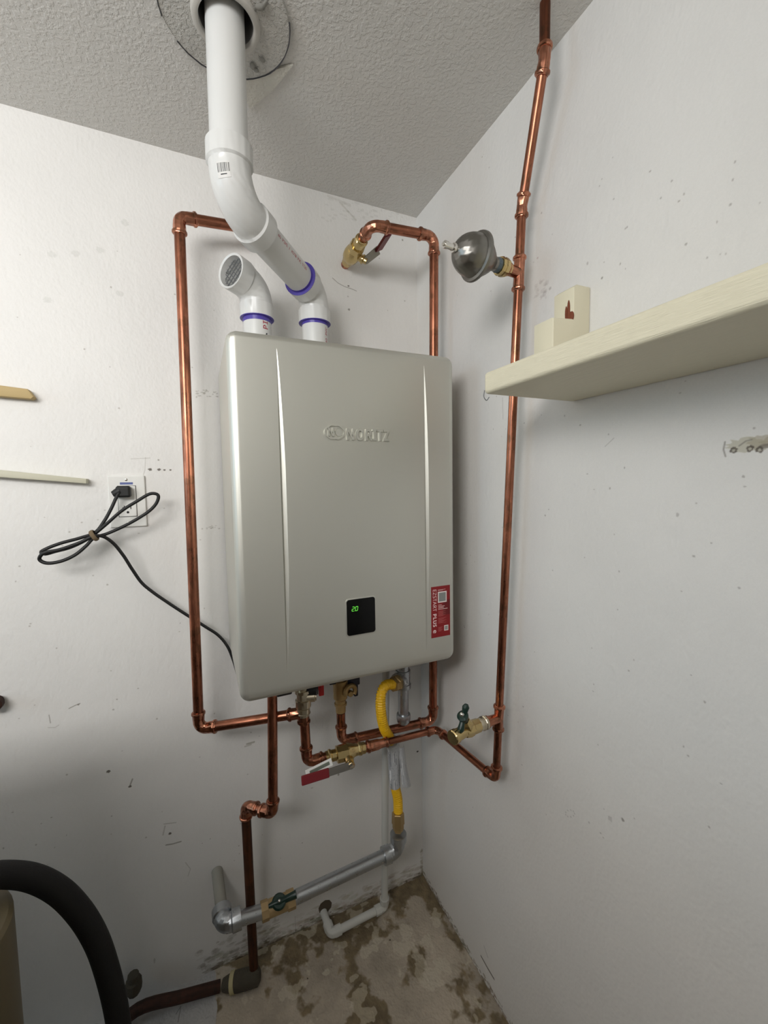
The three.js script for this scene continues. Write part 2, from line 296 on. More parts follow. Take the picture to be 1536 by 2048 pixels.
// floor: bare concrete, worn cream paint patches in the corner, pale painted strip to the left of x = -0.615
const floorTex = canvasTex(2048, 2048, (c, w, h) => {
  const im = c.createImageData(w, h), d = im.data, X0 = -1.0, Z1 = 1.0;
  for (let j = 0; j < h; j++) for (let i = 0; i < w; i++) {
    const x = X0 + (i / w), z = (j / h) * Z1;
    let r, g, b;
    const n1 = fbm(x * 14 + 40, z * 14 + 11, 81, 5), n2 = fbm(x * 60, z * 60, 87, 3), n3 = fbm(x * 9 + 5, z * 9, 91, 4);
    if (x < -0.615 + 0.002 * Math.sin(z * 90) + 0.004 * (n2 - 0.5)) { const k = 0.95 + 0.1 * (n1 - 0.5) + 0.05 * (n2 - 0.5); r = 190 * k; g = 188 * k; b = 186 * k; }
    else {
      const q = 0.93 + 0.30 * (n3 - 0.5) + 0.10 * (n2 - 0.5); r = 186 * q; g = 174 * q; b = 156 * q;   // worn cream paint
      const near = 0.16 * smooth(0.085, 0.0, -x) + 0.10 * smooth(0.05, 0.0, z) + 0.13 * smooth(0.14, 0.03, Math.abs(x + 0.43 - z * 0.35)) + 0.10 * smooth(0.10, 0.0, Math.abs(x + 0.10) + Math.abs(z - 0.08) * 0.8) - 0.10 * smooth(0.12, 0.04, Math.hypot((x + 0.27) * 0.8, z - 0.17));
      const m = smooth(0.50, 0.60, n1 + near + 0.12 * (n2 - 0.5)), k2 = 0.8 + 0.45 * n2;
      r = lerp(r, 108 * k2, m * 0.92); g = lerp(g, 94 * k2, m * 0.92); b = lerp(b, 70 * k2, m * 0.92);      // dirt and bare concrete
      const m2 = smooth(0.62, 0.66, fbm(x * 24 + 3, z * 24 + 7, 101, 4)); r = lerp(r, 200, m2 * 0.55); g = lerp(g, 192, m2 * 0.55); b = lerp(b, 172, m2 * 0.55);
    }
    const k = (j * w + i) * 4; d[k] = r; d[k + 1] = g; d[k + 2] = b; d[k + 3] = 255;
  }
  c.putImageData(im, 0, 0);
  const XY = ([px, py]) => { const p = at(px, py, { y: 0 }); return [((p.x - X0)) * w, (p.z / Z1) * h]; };
  for (const [x, y, r] of [[780, 1880, 5], [717, 1867, 3], [615, 1957, 4], [810, 1815, 4]]) blot(c, XY, [x, y], r, r, 'rgba(50,40,28,0.7)');
  stroke(c, XY, [[352, 2028], [362, 2012], [356, 2044]], 4, 'rgba(90,86,80,0.5)');
});
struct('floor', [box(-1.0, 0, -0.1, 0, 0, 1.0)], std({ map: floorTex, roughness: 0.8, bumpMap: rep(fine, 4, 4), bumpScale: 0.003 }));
struct('floor_001', [box(L, -1.0, -0.1, 0, 0, 1.0), box(L, 0, -0.1, 0, 1.0, F)], std({ color: lin(0.20, 0.18, 0.155), roughness: 0.85 }));
const HOLE = at(452, 30, { y: H });
{ // ceiling with the old flue hole
  const s = new THREE.Shape([new THREE.Vector2(L, 0), new THREE.Vector2(0, 0), new THREE.Vector2(0, F), new THREE.Vector2(L, F)]);
  const p = new THREE.Path(); p.absarc(HOLE.x, HOLE.z, 0.043, 0, Math.PI * 2, true); s.holes.push(p);
  const g = new THREE.ExtrudeGeometry(s, { depth: 0.1, bevelEnabled: false, curveSegments: 40 }); g.rotateX(Math.PI / 2); g.translate(0, H + 0.1, 0);
  struct('ceiling', g, std({ color: lin(0.66, 0.645, 0.615), roughness: 0.85, bumpMap: rep(coarse, 7.5, 7.5), bumpScale: 0.0007 }));
}

{ // unseen bench, added and sized to shade the foot of the back wall
  const t = thing('shade_bench', 'unseen brown bench added left of the black rubber hose to shade the wall foot', 'bench');
  part(t, 'cabinet', box(-1.75, -0.915, 0, 0.955, 0.44, 1.39), std({ color: lin(0.20, 0.135, 0.08), roughness: 0.8 }));
  part(t, 'bench_top', box(-1.77, -0.895, 0.955, 0.995, 0.42, 1.40, 0.004), std({ color: lin(0.24, 0.165, 0.10), roughness: 0.7 }));
  settle(t);
}

// ---------------------------------------------------------------- pipe kit
// bead-ended press fitting that turns a corner
function elbowGeo(P, dIn, dOut, r, o = {}) {
  const { R = r * 1.5, sock = r * 2.0, wall = 0.0017, bead = 0.0022, seg = 22 } = o;
  const th = Math.acos(Math.max(-1, Math.min(1, dIn.dot(dOut)))), tr = R * Math.tan(th / 2), pts = [], rad = [];
  const rf = r + wall, a = P.clone().addScaledVector(dIn, -tr), b = P.clone().addScaledVector(dOut, tr);
  const prof = o.plain ? [[0, rf + bead], [sock, rf + bead], [sock + 0.002, rf]] : [[0, rf], [0.0012, rf + 0.0004], [0.0022, rf + bead], [0.0042, rf + bead * 1.15], [0.0062, rf + bead], [0.0074, rf + 0.0003], [sock * 0.75, rf], [sock, rf - 0.0006]];
  for (const [t, q] of prof) { pts.push(a.clone().addScaledVector(dIn, t - sock - (o.plain ? 0.002 : 0))); rad.push(q); }
  const nrm = dOut.clone().addScaledVector(dIn, -dOut.dot(dIn)).normalize(), c = a.clone().addScaledVector(nrm, R), n = Math.max(4, Math.round(th * 8));
  for (let i = 1; i < n; i++) { const f = (i / n) * th; pts.push(c.clone().addScaledVector(nrm, -Math.cos(f) * R).addScaledVector(dIn, Math.sin(f) * R)); rad.push(o.plain ? rf : rf - 0.0005); }
  for (const [t, q] of prof.slice().reverse()) { pts.push(b.clone().addScaledVector(dOut, sock + (o.plain ? 0.002 : 0) - t)); rad.push(q); }
  return { geo: sweep(pts, rad, seg, 0.75), trim: tr + sock - 0.006 };
}
// straight sleeve with a bead at both ends
const sleeveProf = (len, rf, bead = 0.0022) => [[0, rf], [0.0012, rf + 0.0004], [0.0024, rf + bead], [0.0044, rf + bead * 1.15], [0.0064, rf + bead], [0.0078, rf + 0.0002], [len / 2 - 0.003, rf - 0.0004], [len / 2 + 0.003, rf - 0.0004], [len - 0.0078, rf + 0.0002], [len - 0.0064, rf + bead], [len - 0.0044, rf + bead * 1.15], [len - 0.0024, rf + bead], [len - 0.0012, rf + 0.0004], [len, rf]];
const sleeve = (mid, d, len, r) => turned(mid.clone().addScaledVector(d, -len / 2), d, sleeveProf(len, r + 0.0017));
const halfSleeve = (o, d, len, r) => turned(o, d, [[0, r + 0.0014], ...sleeveProf(len * 2, r + 0.0017).slice(6).map(([t, q]) => [t - len, q]).filter(([t]) => t > 0)]);
// a run of pipe through nodes: pipe pieces and an elbow at every inner node
function run(g, nodes, r, o = {}) {
  const trim = nodes.map(() => 0);
  for (let i = 1; i < nodes.length - 1; i++) {
    const e = elbowGeo(nodes[i], dir(nodes[i - 1], nodes[i]), dir(nodes[i], nodes[i + 1]), r, o);
    trim[i] = e.trim; part(g, 'elbow', e.geo, o.fit || M.fitting);
  }
  for (let i = 0; i < nodes.length - 1; i++) {
    const d = dir(nodes[i], nodes[i + 1]), mats = o.mats;
    part(g, 'pipe', sweep([nodes[i].clone().addScaledVector(d, trim[i]), nodes[i + 1].clone().addScaledVector(d, -trim[i + 1])], r, 24), mats && mats[i] || o.mat || M.copper);
  }
  return g;
}
const R34 = 0.0109, R12 = 0.0081;

// ---------------------------------------------------------------- wall-hung water heater
let heater;
const HB = { x0: -0.546, x1: -0.0755, y0: 0.841, y1: 1.522, z0: 0.02, z1: 0.305 };
const onFront = (px, py) => at(px, py, { z: HB.z1 });
{
  const t = heater = thing('water_heater', 'silver-grey wall-hung tankless water heater with two vertical creases on its front', 'water heater');
  // cover: rounded front with two tapering creases, drawn as a grid
  const rc = 0.02, re = 0.016, W = HB.x1 - HB.x0, Hh = HB.y1 - HB.y0;
  const edges = [0, 0.0008, 0.0025, 0.005, 0.008, 0.011, 0.014, 0.017, 0.021, 0.026];
  const cr = [onFront(563, 1000).x - HB.x0, onFront(850, 1000).x - HB.x0], cw = 0.0092;
  const cy0 = onFront(575, 1354).y - HB.y0, cy1 = onFront(552, 697).y - HB.y0;
  const taper = (y) => { const s = (y - cy0) / (cy1 - cy0); return s <= 0 || s >= 1 ? 0 : Math.min(1, Math.pow(Math.sin(Math.PI * s), 0.75) * 1.08); };
  const cols = [];                                        // [x at rest, crease index, place in crease 0..1]
  for (const e of edges) cols.push([e, -1, 0]);
  const fill = (a, b, n) => { for (let i = 1; i <= n; i++) cols.push([lerp(a, b, i / (n + 1)), -1, 0]); };
  const crease = (k) => { cols.push([cr[k] - 0.0016, -1, 0], [cr[k] - 0.0003, -1, 0]); for (const q of [0, 0.25, 0.5, 0.75, 1, 1.25]) cols.push([cr[k], k, q]); };
  fill(0.026, cr[0], 4); crease(0); fill(cr[0] + 0.012, cr[1], 14); crease(1); fill(cr[1] + 0.012, W - 0.026, 3);
  for (const e of edges.slice().reverse()) cols.push([W - e, -1, 0]);
  const rows = [...edges]; for (let i = 1; i <= 60; i++) rows.push(lerp(0.026, Hh - 0.026, i / 61)); for (const e of edges.slice().reverse()) rows.push(Hh - e);
  const pos = [], idx = [], uv = [];
  for (const y of rows) for (const [x0, k, q] of cols) {
    const tp = taper(y); let x = x0, dip = 0;
    if (k >= 0) { x = x0 + q * (0.0004 + cw * tp); dip = q >= 1 ? 0 : 0.0058 * tp * (1 - q); }
    let px = x, py = y;
    const cx = Math.min(Math.max(px, rc), W - rc), cyy = Math.min(Math.max(py, rc), Hh - rc), dx = px - cx, dy = py - cyy, m = Math.hypot(dx, dy);
    let din = Math.min(px, W - px, py, Hh - py);
    if (dx && dy) { if (m > rc) { px = cx + dx / m * rc; py = cyy + dy / m * rc; } din = rc - Math.min(m, rc); }
    const e = Math.max(0, re - din), z = HB.z1 - (re - Math.sqrt(Math.max(0, re * re - e * e))) - dip;
    pos.push(HB.x0 + px, HB.y0 + py, z); uv.push(px, py);
  }
  const nc = cols.length;
  for (let j = 0; j < rows.length - 1; j++) for (let i = 0; i < nc - 1; i++) { const a = j * nc + i; idx.push(a, a + 1, a + nc, a + 1, a + nc + 1, a + nc); }
  const fg = new THREE.BufferGeometry(); fg.setAttribute('position', new THREE.Float32BufferAttribute(pos, 3)); fg.setAttribute('uv', new THREE.Float32BufferAttribute(uv, 2)); fg.setIndex(idx);
  const sideShape = (i) => { const s = new THREE.Shape(), a = HB.x0 + i, b = HB.x1 - i, c = HB.y0 + i, d = HB.y1 - i, r = rc - i; s.moveTo(a + r, c); s.lineTo(b - r, c); s.absarc(b - r, c + r, r, -Math.PI / 2, 0); s.lineTo(b, d - r); s.absarc(b - r, d - r, r, 0, Math.PI / 2); s.lineTo(a + r, d); s.absarc(a + r, d - r, r, Math.PI / 2, Math.PI); s.lineTo(a, c + r); s.absarc(a + r, c + r, r, Math.PI, Math.PI * 1.5); return s; };
  const side = new THREE.ExtrudeGeometry(sideShape(0), { depth: HB.z1 - re - HB.z0 + 0.0002, bevelEnabled: false, curveSegments: 8 }); side.translate(0, 0, HB.z0);
  part(t, 'front_cover', toCreasedNormals(fg, 0.27), M.cover);
  part(t, 'case', toCreasedNormals(side, 0.5), M.cover);
  part(t, 'mounting_plate', box(HB.x0 + 0.06, HB.x1 - 0.06, HB.y0 + 0.02, HB.y1 - 0.02, 0, HB.z0), M.dullGalv);
  // raised maker's mark
  const bold = await new FontLoader().loadAsync('fonts/droid/droid_sans_bold.typeface.json');
  const word = (s, size, depth) => { const g = new TextGeometry(s, { font: bold, size, depth, curveSegments: 5, bevelEnabled: true, bevelThickness: 0.0005, bevelSize: 0.0003, bevelSegments: 1 }); g.computeBoundingBox(); g.translate(-g.boundingBox.min.x, -g.boundingBox.min.y, 0); return g; };
  const fit = (g, x0, x1, y0, y1) => { g.computeBoundingBox(); const b = g.boundingBox; g.scale((x1 - x0) / (b.max.x - b.min.x), (y1 - y0) / (b.max.y - b.min.y), 1); g.translate(x0, y0, HB.z1 - 0.0004); return g; };
  const lA = onFront(692, 851), lB = onFront(778, 883);
  part(t, 'lettering', fit(word('NORITZ', 0.024, 0.0034), lA.x, lB.x, lB.y, lB.y + 0.0235), M.cover, 'raised lettering in the colour of the cover');
  { // emblem: two joined lobes with a raised N
    const e0 = onFront(648, 864), e1 = onFront(690, 864), out = new THREE.Shape(), c = [(e0.x + e1.x) / 2, e0.y], pts = [], w = (e1.x - e0.x) / 2 * 0.91, hh = 0.0150;
    for (let i = 0; i < 72; i++) { const a = (i / 72) * Math.PI * 2; const k = 1 + 0.10 * Math.abs(Math.cos(2 * a)) - 0.22 * Math.pow(Math.abs(Math.sin(a)), 14); pts.push([Math.cos(a) * w * k, Math.sin(a) * hh * k]); }
    pts.forEach(([x, y], i) => (i ? out.lineTo(c[0] + x, c[1] + y) : out.moveTo(c[0] + x, c[1] + y)));
    const inn = new THREE.Path(); pts.slice().reverse().forEach(([x, y], i) => { const q = 0.87; i ? inn.lineTo(c[0] + x * q, c[1] + y * q) : inn.moveTo(c[0] + x * q, c[1] + y * q); }); out.holes.push(inn);
    const ring = new THREE.ExtrudeGeometry(out, { depth: 0.0034, bevelEnabled: false }); ring.translate(0, 0, HB.z1 - 0.0004);
    const n = fit(word('N', 0.02, 0.0034), c[0] - w * 0.72, c[0] - w * 0.08, c[1] - 0.008, c[1] + 0.008);
    const disc = new THREE.CylinderGeometry(0.0075, 0.0085, 0.0024, 28); disc.rotateX(Math.PI / 2); disc.translate(c[0] + w * 0.46, c[1], HB.z1 + 0.0006);
    part(t, 'emblem', [ring, n, disc], M.cover, 'raised two-lobed emblem with the letter N');
  }
  // display
  const d0 = at(692, 1200, { z: HB.z1 }), d1 = at(751, 1263, { z: HB.z1 });
  const slab = (w, h, r, z, th) => { const q = new THREE.Shape(), a = w / 2, b = h / 2; q.moveTo(-a + r, -b); q.lineTo(a - r, -b); q.absarc(a - r, -b + r, r, -Math.PI / 2, 0); q.lineTo(a, b - r); q.absarc(a - r, b - r, r, 0, Math.PI / 2); q.lineTo(-a + r, b); q.absarc(-a + r, b - r, r, Math.PI / 2, Math.PI); q.lineTo(-a, -b + r); q.absarc(-a + r, -b + r, r, Math.PI, Math.PI * 1.5); const g = new THREE.ExtrudeGeometry(q, { depth: th, bevelEnabled: true, bevelSize: 0.0006, bevelThickness: 0.0006, bevelSegments: 2, curveSegments: 6 }); return toCreasedNormals(g.translate((d0.x + d1.x) / 2, (d0.y + d1.y) / 2, z), 0.6); };
  const bez = slab(0.0655, 0.0775, 0.0065, HB.z1 - 0.002, 0.0026);
  const rim = part(t, 'display_bezel', bez, M.cover);
  const pan = slab(0.0610, 0.0730, 0.0050, HB.z1 - 0.001, 0.0022);
  const disp = part(t, 'display_screen', pan, M.glassBlack, 'glossy black display');
  const segs = { a: [0, 1, 1, 1], b: [1, 1, 1, 0.5], c: [1, 0.5, 1, 0], d: [0, 0, 1, 0], e: [0, 0.5, 0, 0], f: [0, 1, 0, 0.5], g: [0, 0.5, 1, 0.5] };
  const digits = [], dw = 0.0046, dh = 0.0086, ox = at(703, 1222, { z: HB.z1 }).x, oy = at(703, 1222, { z: HB.z1 }).y;
  const seg7 = (list, x) => { for (const k of list) { const [x0, y0, x1, y1] = segs[k]; const p = (u, v) => V(ox + x + u * dw + v * 0.0012, oy + v * dh, HB.z1 + 0.0024); digits.push(sweep([along(p(x0, y0), p(x1, y1), 0.08), along(p(x0, y0), p(x1, y1), 0.92)], 0.00062, 6)); } };
  seg7('abged', 0); seg7('abcdef', 0.0075); digits.push(new THREE.SphereGeometry(0.0007, 8, 6).translate(ox + 0.0061, oy, HB.z1 + 0.0024));
  part(disp, 'digits', digits, M.led, 'glowing green figures 2.0');
  // red sticker
  const st = canvasTex(320, 720, (c, w, h) => {
    c.fillStyle = '#8c161b'; c.fillRect(0, 0, w, h); c.fillStyle = '#701216'; c.fillRect(w * 0.62, h * 0.28, w * 0.38, h * 0.3);
    c.save(); c.translate(28, 34); c.rotate(Math.PI / 2); c.fillStyle = '#f4dedb'; c.font = '82px sans-serif'; c.textBaseline = 'alphabetic'; c.fillText('EZSTART', 0, 0, 326); c.font = 'bold 82px sans-serif'; c.fillText('PLUS', 342, 0, 200); c.font = 'bold 92px sans-serif'; c.fillText('e', 572, 0); c.restore();
    c.fillStyle = '#f1e6e2'; c.fillRect(112, 78, 150, 156); c.fillStyle = '#8d908c'; c.fillRect(128, 94, 118, 124); c.fillStyle = '#f1e6e2'; c.fillRect(216, 566, 72, 78); c.fillStyle = '#9c9c97'; c.fillRect(226, 577, 52, 56);
    c.fillStyle = 'rgba(245,225,220,0.85)';
    for (const [x, y, l, q] of [[112, 48, 130, 5], [112, 58, 90, 5], [116, 262, 60, 9], [116, 282, 110, 9], [116, 302, 96, 9], [116, 322, 160, 9]]) c.fillRect(x, y, l, q);
    c.fillStyle = 'rgba(235,170,160,0.5)'; for (let i = 0; i < 9; i++) { c.fillRect(116, 352 + i * 9, 130 - (i % 3) * 22, 4); c.fillRect(116, 450 + i * 9, 140 - (i % 4) * 22, 4); }
    for (let i = 0; i < 6; i++) c.fillRect(116, 580 + i * 11, 74 - (i % 3) * 12, 5);
  });
  const s0 = at(862, 1176, { z: HB.z1 }), s1 = at(900, 1268, { z: HB.z1 });
  const sg = new THREE.BoxGeometry(s1.x - s0.x, s0.y - s1.y + 0.0035, 0.0006); sg.translate((s0.x + s1.x) / 2, (s0.y + s1.y) / 2, HB.z1 + 0.0004);
  part(t, 'sticker', sg, std({ map: st, roughness: 0.35 }), 'red sticker with white lettering EZSTART PLUS');
  // clips on the top edge, bottom plate and drain stubs
  for (const px of [545, 836]) { const p = at(px, px < 600 ? 668 : 708, { z: 0.215 }); part(t, 'clip', px < 600 ? [box(p.x - 0.012, p.x + 0.008, HB.y1 - 0.001, HB.y1 + 0.006, 0.205, 0.22), box(p.x - 0.013, p.x - 0.011, HB.y1, HB.y1 + 0.028, 0.205, 0.22)] : box(p.x - 0.007, p.x + 0.007, HB.y1 - 0.001, HB.y1 + 0.014, 0.2, 0.22, 0.002), M.darkPlastic); }
  part(t, 'terminal_cover', [box(at(552, 1392, { z: 0.265 }).x, at(583, 1392, { z: 0.265 }).x, HB.y0 - 0.014, HB.y0 + 0.001, 0.15, 0.275, 0.003)], M.darkPlastic);
  part(t, 'base_bracket', [box(-0.125, -0.098, HB.y0 - 0.006, HB.y0 + 0.001, 0.20, 0.27, 0.001)], M.galv);
}

// ---------------------------------------------------------------- plastic vent pipes
const RP = 0.0302;
function printed(text, place, vlen, size, down, from = 0) {        // white plastic with a line of red print along the pipe
  const t = canvasTex(512, Math.round(512 * vlen / 0.19), (c, w, h) => {
    c.fillStyle = '#dadad7'; c.fillRect(0, 0, w, h); c.fillStyle = '#a02a38'; c.font = `bold ${size}px monospace`;
    c.save(); if (down) { c.translate(w * place, 6); c.rotate(Math.PI / 2); } else { c.translate(w * place, h - 4 - from / vlen * h); c.rotate(-Math.PI / 2); } c.fillText(text, 0, 0); c.restore();
  });
  t.repeat.set(1, 1 / vlen);
  return std({ map: t, roughness: 0.28 });
}
function pvcElbow(P, dIn, dOut, r, o) { return elbowGeo(P, dIn, dOut, r, { R: r * 1.35, sock: r * 0.95, wall: 0.0034, bead: 0.0036, plain: true, seg: 36, ...o }); }
{
  const t = thing('exhaust_vent', 'white plastic exhaust vent rising from the water heater through the ceiling', 'vent pipe');
  const b = at(628, 589, { z: 0.10 }), v2 = at(462, 400, { z: 0.328 }), top = V(HOLE.x, H + 0.36, HOLE.z), base = V(b.x, HB.y1, b.z);
  const d1 = V(0, 1, 0), d2 = dir(b, v2), d3 = dir(v2, top);
  const e1 = pvcElbow(b, d1, d2, RP), e2 = pvcElbow(v2, d2, d3, RP, { R: RP * 1.9 });
  part(t, 'pipe', sweep([base, b.clone().addScaledVector(d1, -e1.trim)], RP, 36), printed('PIPE SCH 40 PVC 1120 ASTM', 0.145, 0.22, 27));
  part(t, 'elbow', e1.geo, M.pvc);
  const a1 = b.clone().addScaledVector(d2, e1.trim), a2 = v2.clone().addScaledVector(d2, -e2.trim);
  part(t, 'pipe', sweep([a1, a2], RP, 36), printed('SCH 40 PIPE / ASTM PVC 1120', 0.735, a1.distanceTo(a2), 22, true));
  part(t, 'elbow', e2.geo, M.pvc);
  part(t, 'pipe', sweep([v2.clone().addScaledVector(d3, e2.trim), top], RP, 36), M.pvc);
  const primer = (end, d) => turned(end, d, [[-0.0006, RP + 0.0071], [0.0004, RP + 0.0071], [0.0007, RP + 0.0062], [0.0009, RP + 0.0006], [0.0065, RP + 0.0003]], 36);
  part(t, 'primer_band', primer(b.clone().addScaledVector(d1, -e1.trim - 0.008), d1.clone().negate()), M.purple, 'purple primer at the joint');
  part(t, 'primer_band', primer(a1.clone().addScaledVector(d2, 0.008), d2), M.purple, 'purple primer at the joint');
  // bar code sticker on the upper elbow
  const sk = canvasTex(128, 96, (c, w, h) => { c.fillStyle = '#dedcd8'; c.fillRect(0, 0, w, h); c.fillStyle = '#333'; for (let x = 8; x < 118;) { const q = 2 + Math.floor(rnd() * 6); c.fillRect(x, 8, q, 54); x += q + 2 + Math.floor(rnd() * 6); } c.fillRect(34, 72, 60, 7); });
  const R2 = RP * 1.9, nr = d3.clone().addScaledVector(d2, -d3.dot(d2)).normalize(), th = Math.acos(d2.dot(d3)), arcC = v2.clone().addScaledVector(d2, -R2 * Math.tan(th / 2)).addScaledVector(nr, R2), rr = RP + 0.0037, pos = [], uv = [], idx = [], bn = d2.clone().cross(nr);
  const face = dir(v2, camera.position), N = 8, Q = 6;
  for (let j = 0; j <= Q; j++) for (let i = 0; i <= N; i++) {
    const f = th - 0.16 - 0.24 * (1 - j / Q), o = nr.clone().multiplyScalar(-Math.cos(f)).addScaledVector(d2, Math.sin(f)), ce = arcC.clone().addScaledVector(o, R2);
    const a0 = Math.atan2(face.dot(bn), face.dot(o)), al = a0 + Math.sign(bn.x || 1) * lerp(-0.62, 0.02, i / N), p = ce.addScaledVector(o, Math.cos(al) * rr).addScaledVector(bn, Math.sin(al) * rr);
    pos.push(p.x, p.y, p.z); uv.push(i / N, j / Q);
  }
  for (let j = 0; j < Q; j++) for (let i = 0; i < N; i++) { const q = j * (N + 1) + i; idx.push(q, q + 1, q + N + 1, q + 1, q + N + 2, q + N + 1); }
  const cyl = new THREE.BufferGeometry(); cyl.setAttribute('position', new THREE.Float32BufferAttribute(pos, 3)); cyl.setAttribute('uv', new THREE.Float32BufferAttribute(uv, 2)); cyl.setIndex(idx); cyl.computeVertexNormals();
  part(t, 'barcode_sticker', cyl, std({ map: sk, roughness: 0.5, side: THREE.DoubleSide }), 'small bar code sticker');
  settle(t);
}
{
  const t = thing('intake_vent', 'short white plastic air intake elbow with grey grille on top of the water heater', 'vent pipe');
  const p = at(512, 575, { z: 0.11 }), base = V(p.x, HB.y1, p.z), d1 = V(0, 1, 0), d2 = V(-0.80, 0.10, 0.60).normalize();
  const e = pvcElbow(p, d1, d2, RP, { R: RP * 1.25 });
  part(t, 'pipe', sweep([base, p.clone().addScaledVector(d1, -e.trim)], RP, 36), printed('PIPE', 0.105, 0.19, 44, false, Math.max(0, p.y - RP * 1.25 - 0.031 - HB.y1 - 0.030)));
  // open elbow: outside, rim, inside
  const eo = e.geo; part(t, 'elbow', openEnd(p, d1, d2), M.pvc);
  part(t, 'primer_band', turned(p.clone().addScaledVector(d1, -RP * 1.25 - 0.031), d1.clone().negate(), [[-0.0006, RP + 0.0063], [0.0005, RP + 0.0063], [0.0008, RP + 0.0055], [0.001, RP + 0.0006], [0.0095, RP + 0.0003]], 36), M.purple, 'purple primer at the joint');
  const rimC = p.clone().addScaledVector(d2, RP * 1.25 + 0.033), u = V(0, 1, 0).addScaledVector(d2, -d2.y).normalize(), v = d2.clone().cross(u), gc = rimC.clone().addScaledVector(d2, -0.014), bars = [];
  const R0 = 0.0305;
  for (let k = -3; k <= 3; k++) for (const s of [0, 1]) { const a = 0.75 + s * Math.PI / 2, q = k * 0.0088, half = Math.sqrt(R0 * R0 - q * q); const e1 = u.clone().multiplyScalar(Math.cos(a)).addScaledVector(v, Math.sin(a)), e2 = u.clone().multiplyScalar(-Math.sin(a)).addScaledVector(v, Math.cos(a)); const c = gc.clone().addScaledVector(e1, q); bars.push(sweep([c.clone().addScaledVector(e2, -half), c.clone().addScaledVector(e2, half)], 0.0009, 6)); }
  part(t, 'grille', bars, std({ color: lin(0.12, 0.125, 0.13), roughness: 0.5 }), 'grey crossed grille');
  settle(t);
  function openEnd(P, dIn, dOut) {
    const R = RP * 1.25, ro = RP + 0.0062, ri = RP + 0.0008, pts = [], rad = [];
    const a = P.clone().addScaledVector(dIn, -R), b = P.clone().addScaledVector(dOut, R), nrm = dOut.clone().addScaledVector(dIn, -dOut.dot(dIn)).normalize(), c = a.clone().addScaledVector(nrm, R);
    for (const [q, r] of [[-0.031, ri], [-0.0305, ro], [-0.002, ro], [0, ro - 0.0022]]) { pts.push(a.clone().addScaledVector(dIn, q)); rad.push(r); }
    const th = Math.acos(dIn.dot(dOut)), arc = []; for (let i = 1; i < 12; i++) { const f = (i / 12) * th; arc.push(c.clone().addScaledVector(nrm, -Math.cos(f) * R).addScaledVector(dIn, Math.sin(f) * R)); }
    for (const q of arc) { pts.push(q); rad.push(ro - 0.0022); }
    for (const [q, r] of [[0, ro - 0.0022], [0.002, ro], [0.0318, ro], [0.0328, ro - 0.001]]) { pts.push(b.clone().addScaledVector(dOut, q)); rad.push(r); }
    const outer = sweep(pts, rad, 36, 0.75, false);
    const inner = sweep([b.clone().addScaledVector(dOut, 0.0328), b.clone().addScaledVector(dOut, 0.031), b.clone().addScaledVector(dOut, 0.0), ...arc.slice().reverse().slice(0, 9)], [ro - 0.001, ri + 0.0004, ri, ...arc.slice(0, 9).map(() => ri - 0.002)], 36, 0.75, false);
    return merge([outer, inner]);
  }
}
